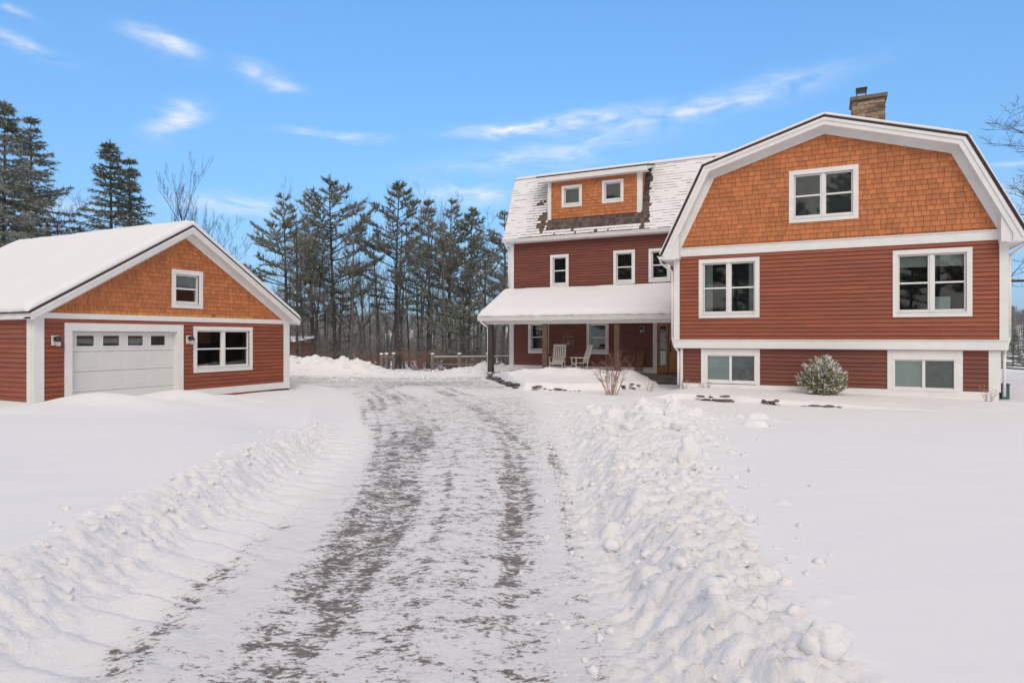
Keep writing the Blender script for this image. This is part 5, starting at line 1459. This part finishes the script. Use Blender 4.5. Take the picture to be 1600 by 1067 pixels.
# ------------------------------------------------------------------ sky, sun, camera
def make_world():
    w = bpy.data.worlds.new('World'); SC.world = w; w.use_nodes = True
    N, L = w.node_tree.nodes, w.node_tree.links; N.clear()
    out = N.new('ShaderNodeOutputWorld'); bg = N.new('ShaderNodeBackground'); L.new(bg.outputs[0], out.inputs[0])
    sky = N.new('ShaderNodeTexSky'); sky.sky_type = 'NISHITA'; sky.sun_disc = False
    sky.sun_elevation = SUN_EL; sky.sun_rotation = SUN_AZ; sky.altitude = 200; sky.air_density = 1.0; sky.dust_density = .6; sky.ozone_density = 2.0
    tc = N.new('ShaderNodeTexCoord'); sep = N.new('ShaderNodeSeparateXYZ'); L.new(tc.outputs['Generated'], sep.inputs[0])
    X, Y, Z = sep.outputs
    az = math_(N, L, 'ARCTAN2', X, Y); el = math_(N, L, 'ARCSINE', Z)
    # wisps: (px,py) bearings turned into azimuth and elevation
    def ae(px, py):
        r = (px-800)/1000; a = math.atan(r); return a-A, math.atan((527-py)/1000*cos(a))
    nv_ = N.new('ShaderNodeCombineXYZ'); L.new(az, nv_.inputs[0]); L.new(math_(N, L, 'MULTIPLY', el, 3.2), nv_.inputs[1])
    n1 = N.new('ShaderNodeTexNoise'); n1.inputs['Scale'].default_value = 16; n1.inputs['Detail'].default_value = 8; n1.inputs['Roughness'].default_value = .6; n1.inputs['Distortion'].default_value = .6
    L.new(nv_.outputs[0], n1.inputs['Vector'])
    n2 = N.new('ShaderNodeTexNoise'); n2.inputs['Scale'].default_value = 4.5; n2.inputs['Detail'].default_value = 7; n2.inputs['Roughness'].default_value = .62
    L.new(nv_.outputs[0], n2.inputs['Vector'])
    tot = None
    for px, py, w_, h_, tilt, amt in ((272, 190, 36, 13, -.35, 1.0), (300, 170, 26, 10, .1, .7), (250, 66, 48, 9, .16, .85), (285, 75, 30, 6, .1, .5), (45, 72, 52, 7, .10, 1.0), (412, 122, 34, 8, .22, .85), (450, 132, 22, 5, .1, .6), (525, 215, 75, 4, .0, .6),
                                (800, 203, 75, 6, -.08, 1.2), (910, 190, 75, 8, -.10, 1.1), (1100, 168, 170, 12, -.12, .8), (735, 306, 70, 11, .0, .95), (370, 322, 90, 10, .0, .9), (850, 243, 160, 12, -.12, .6),
                                (1590, 300, 50, 18, .1, .5), (1585, 258, 45, 3, .0, .6), (15, 12, 34, 5, .2, .5), (100, 330, 120, 14, 0, .4)):
        a0, e0 = ae(px, py); s = cos(a0+A)**2
        wa = w_/1000*s; ha = 1.3*h_/1000*cos(a0+A)
        da = math_(N, L, 'SUBTRACT', az, a0); de = math_(N, L, 'SUBTRACT', el, e0)
        de = math_(N, L, 'ADD', de, math_(N, L, 'MULTIPLY', da, tilt/ max(.5, cos(a0+A))))
        de = math_(N, L, 'ADD', de, math_(N, L, 'MULTIPLY', math_(N, L, 'SUBTRACT', n2.outputs['Fac'], .5), .045))
        q = math_(N, L, 'ADD', math_(N, L, 'POWER', math_(N, L, 'ABSOLUTE', math_(N, L, 'DIVIDE', da, wa)), 2.0), math_(N, L, 'POWER', math_(N, L, 'ABSOLUTE', math_(N, L, 'DIVIDE', de, ha)), 2.0))
        g = math_(N, L, 'MULTIPLY', math_(N, L, 'EXPONENT', math_(N, L, 'MULTIPLY', q, -1.0)), amt)
        tot = g if tot is None else math_(N, L, 'ADD', tot, g)
    nn = math_(N, L, 'MULTIPLY', math_(N, L, 'SUBTRACT', n1.outputs['Fac'], .33), 2.8, True)
    wisp = math_(N, L, 'MULTIPLY', tot, nn, True)
    # cloud cover added out of view, over and behind the viewer, for soft neutral light
    high = math_(N, L, 'MULTIPLY', math_(N, L, 'SUBTRACT', math_(N, L, 'ADD', el, math_(N, L, 'MULTIPLY', n2.outputs['Fac'], .3)), .78), 3.0, True)
    fwd = math_(N, L, 'ADD', math_(N, L, 'MULTIPLY', X, -SA), math_(N, L, 'MULTIPLY', Y, CA))
    behind = math_(N, L, 'MULTIPLY', math_(N, L, 'SUBTRACT', .25, fwd), 2.0, True)
    cover = math_(N, L, 'MAXIMUM', high, math_(N, L, 'MULTIPLY', behind, .95))
    skyc = mixc(N, L, 1.0, sky.outputs[0], SKY_TINT, 'MULTIPLY')
    # whiten towards the horizon
    hz = math_(N, L, 'EXPONENT', math_(N, L, 'MULTIPLY', math_(N, L, 'MAXIMUM', Z, 0.0), -5.0))
    dim = math_(N, L, 'ADD', .48, math_(N, L, 'MULTIPLY', math_(N, L, 'MAXIMUM', Z, 0.0), 1.15), True)
    cmb = N.new('ShaderNodeCombineXYZ'); [L.new(dim, cmb.inputs[i]) for i in range(3)]
    skyc = mixc(N, L, 1.0, skyc, cmb.outputs[0], 'MULTIPLY')
    c = mixc(N, L, math_(N, L, 'MULTIPLY', hz, .85), skyc, HORIZON)
    c = mixc(N, L, wisp, c, WISP); c = mixc(N, L, cover, c, FILL_CLOUD)
    L.new(c, bg.inputs[0]); bg.inputs[1].default_value = SKY_S
SUN_EL = radians(38); SUN_AZ = radians(150)     # clockwise from +Y
SKY_S = .12; SKY_TINT = (1.02, 1.66, 2.0); HORIZON = (2.9, 4.5, 7.2); FILL_CLOUD = (6.5, 5.85, 5.3); WISP = (7.6, 7.7, 8.2)
make_world()
sun = bpy.data.lights.new('sun', 'SUN'); sun.energy = 1.2; sun.angle = radians(34); sun.color = (1, .93, .85)
so = bpy.data.objects.new('sun', sun); COL.objects.link(so)
so.rotation_euler = (radians(90)-SUN_EL, 0, -SUN_AZ+pi)
cam = bpy.data.cameras.new('camera'); co = bpy.data.objects.new('camera', cam); COL.objects.link(co)
co.location = (0, 0, 0); co.rotation_euler = (radians(90), 0, A)
cam.sensor_width = 36; cam.lens = 22.5; cam.shift_y = -.0041; cam.clip_start = .05; cam.clip_end = 3000
SC.camera = co
SC.view_settings.view_transform = 'Standard'; SC.view_settings.look = 'None'; SC.view_settings.gamma = 1.0
SC.view_settings.exposure = 0.08
SC.render.engine = 'CYCLES'
SC.cycles.max_bounces = 6; SC.cycles.diffuse_bounces = 3; SC.cycles.transparent_max_bounces = 12
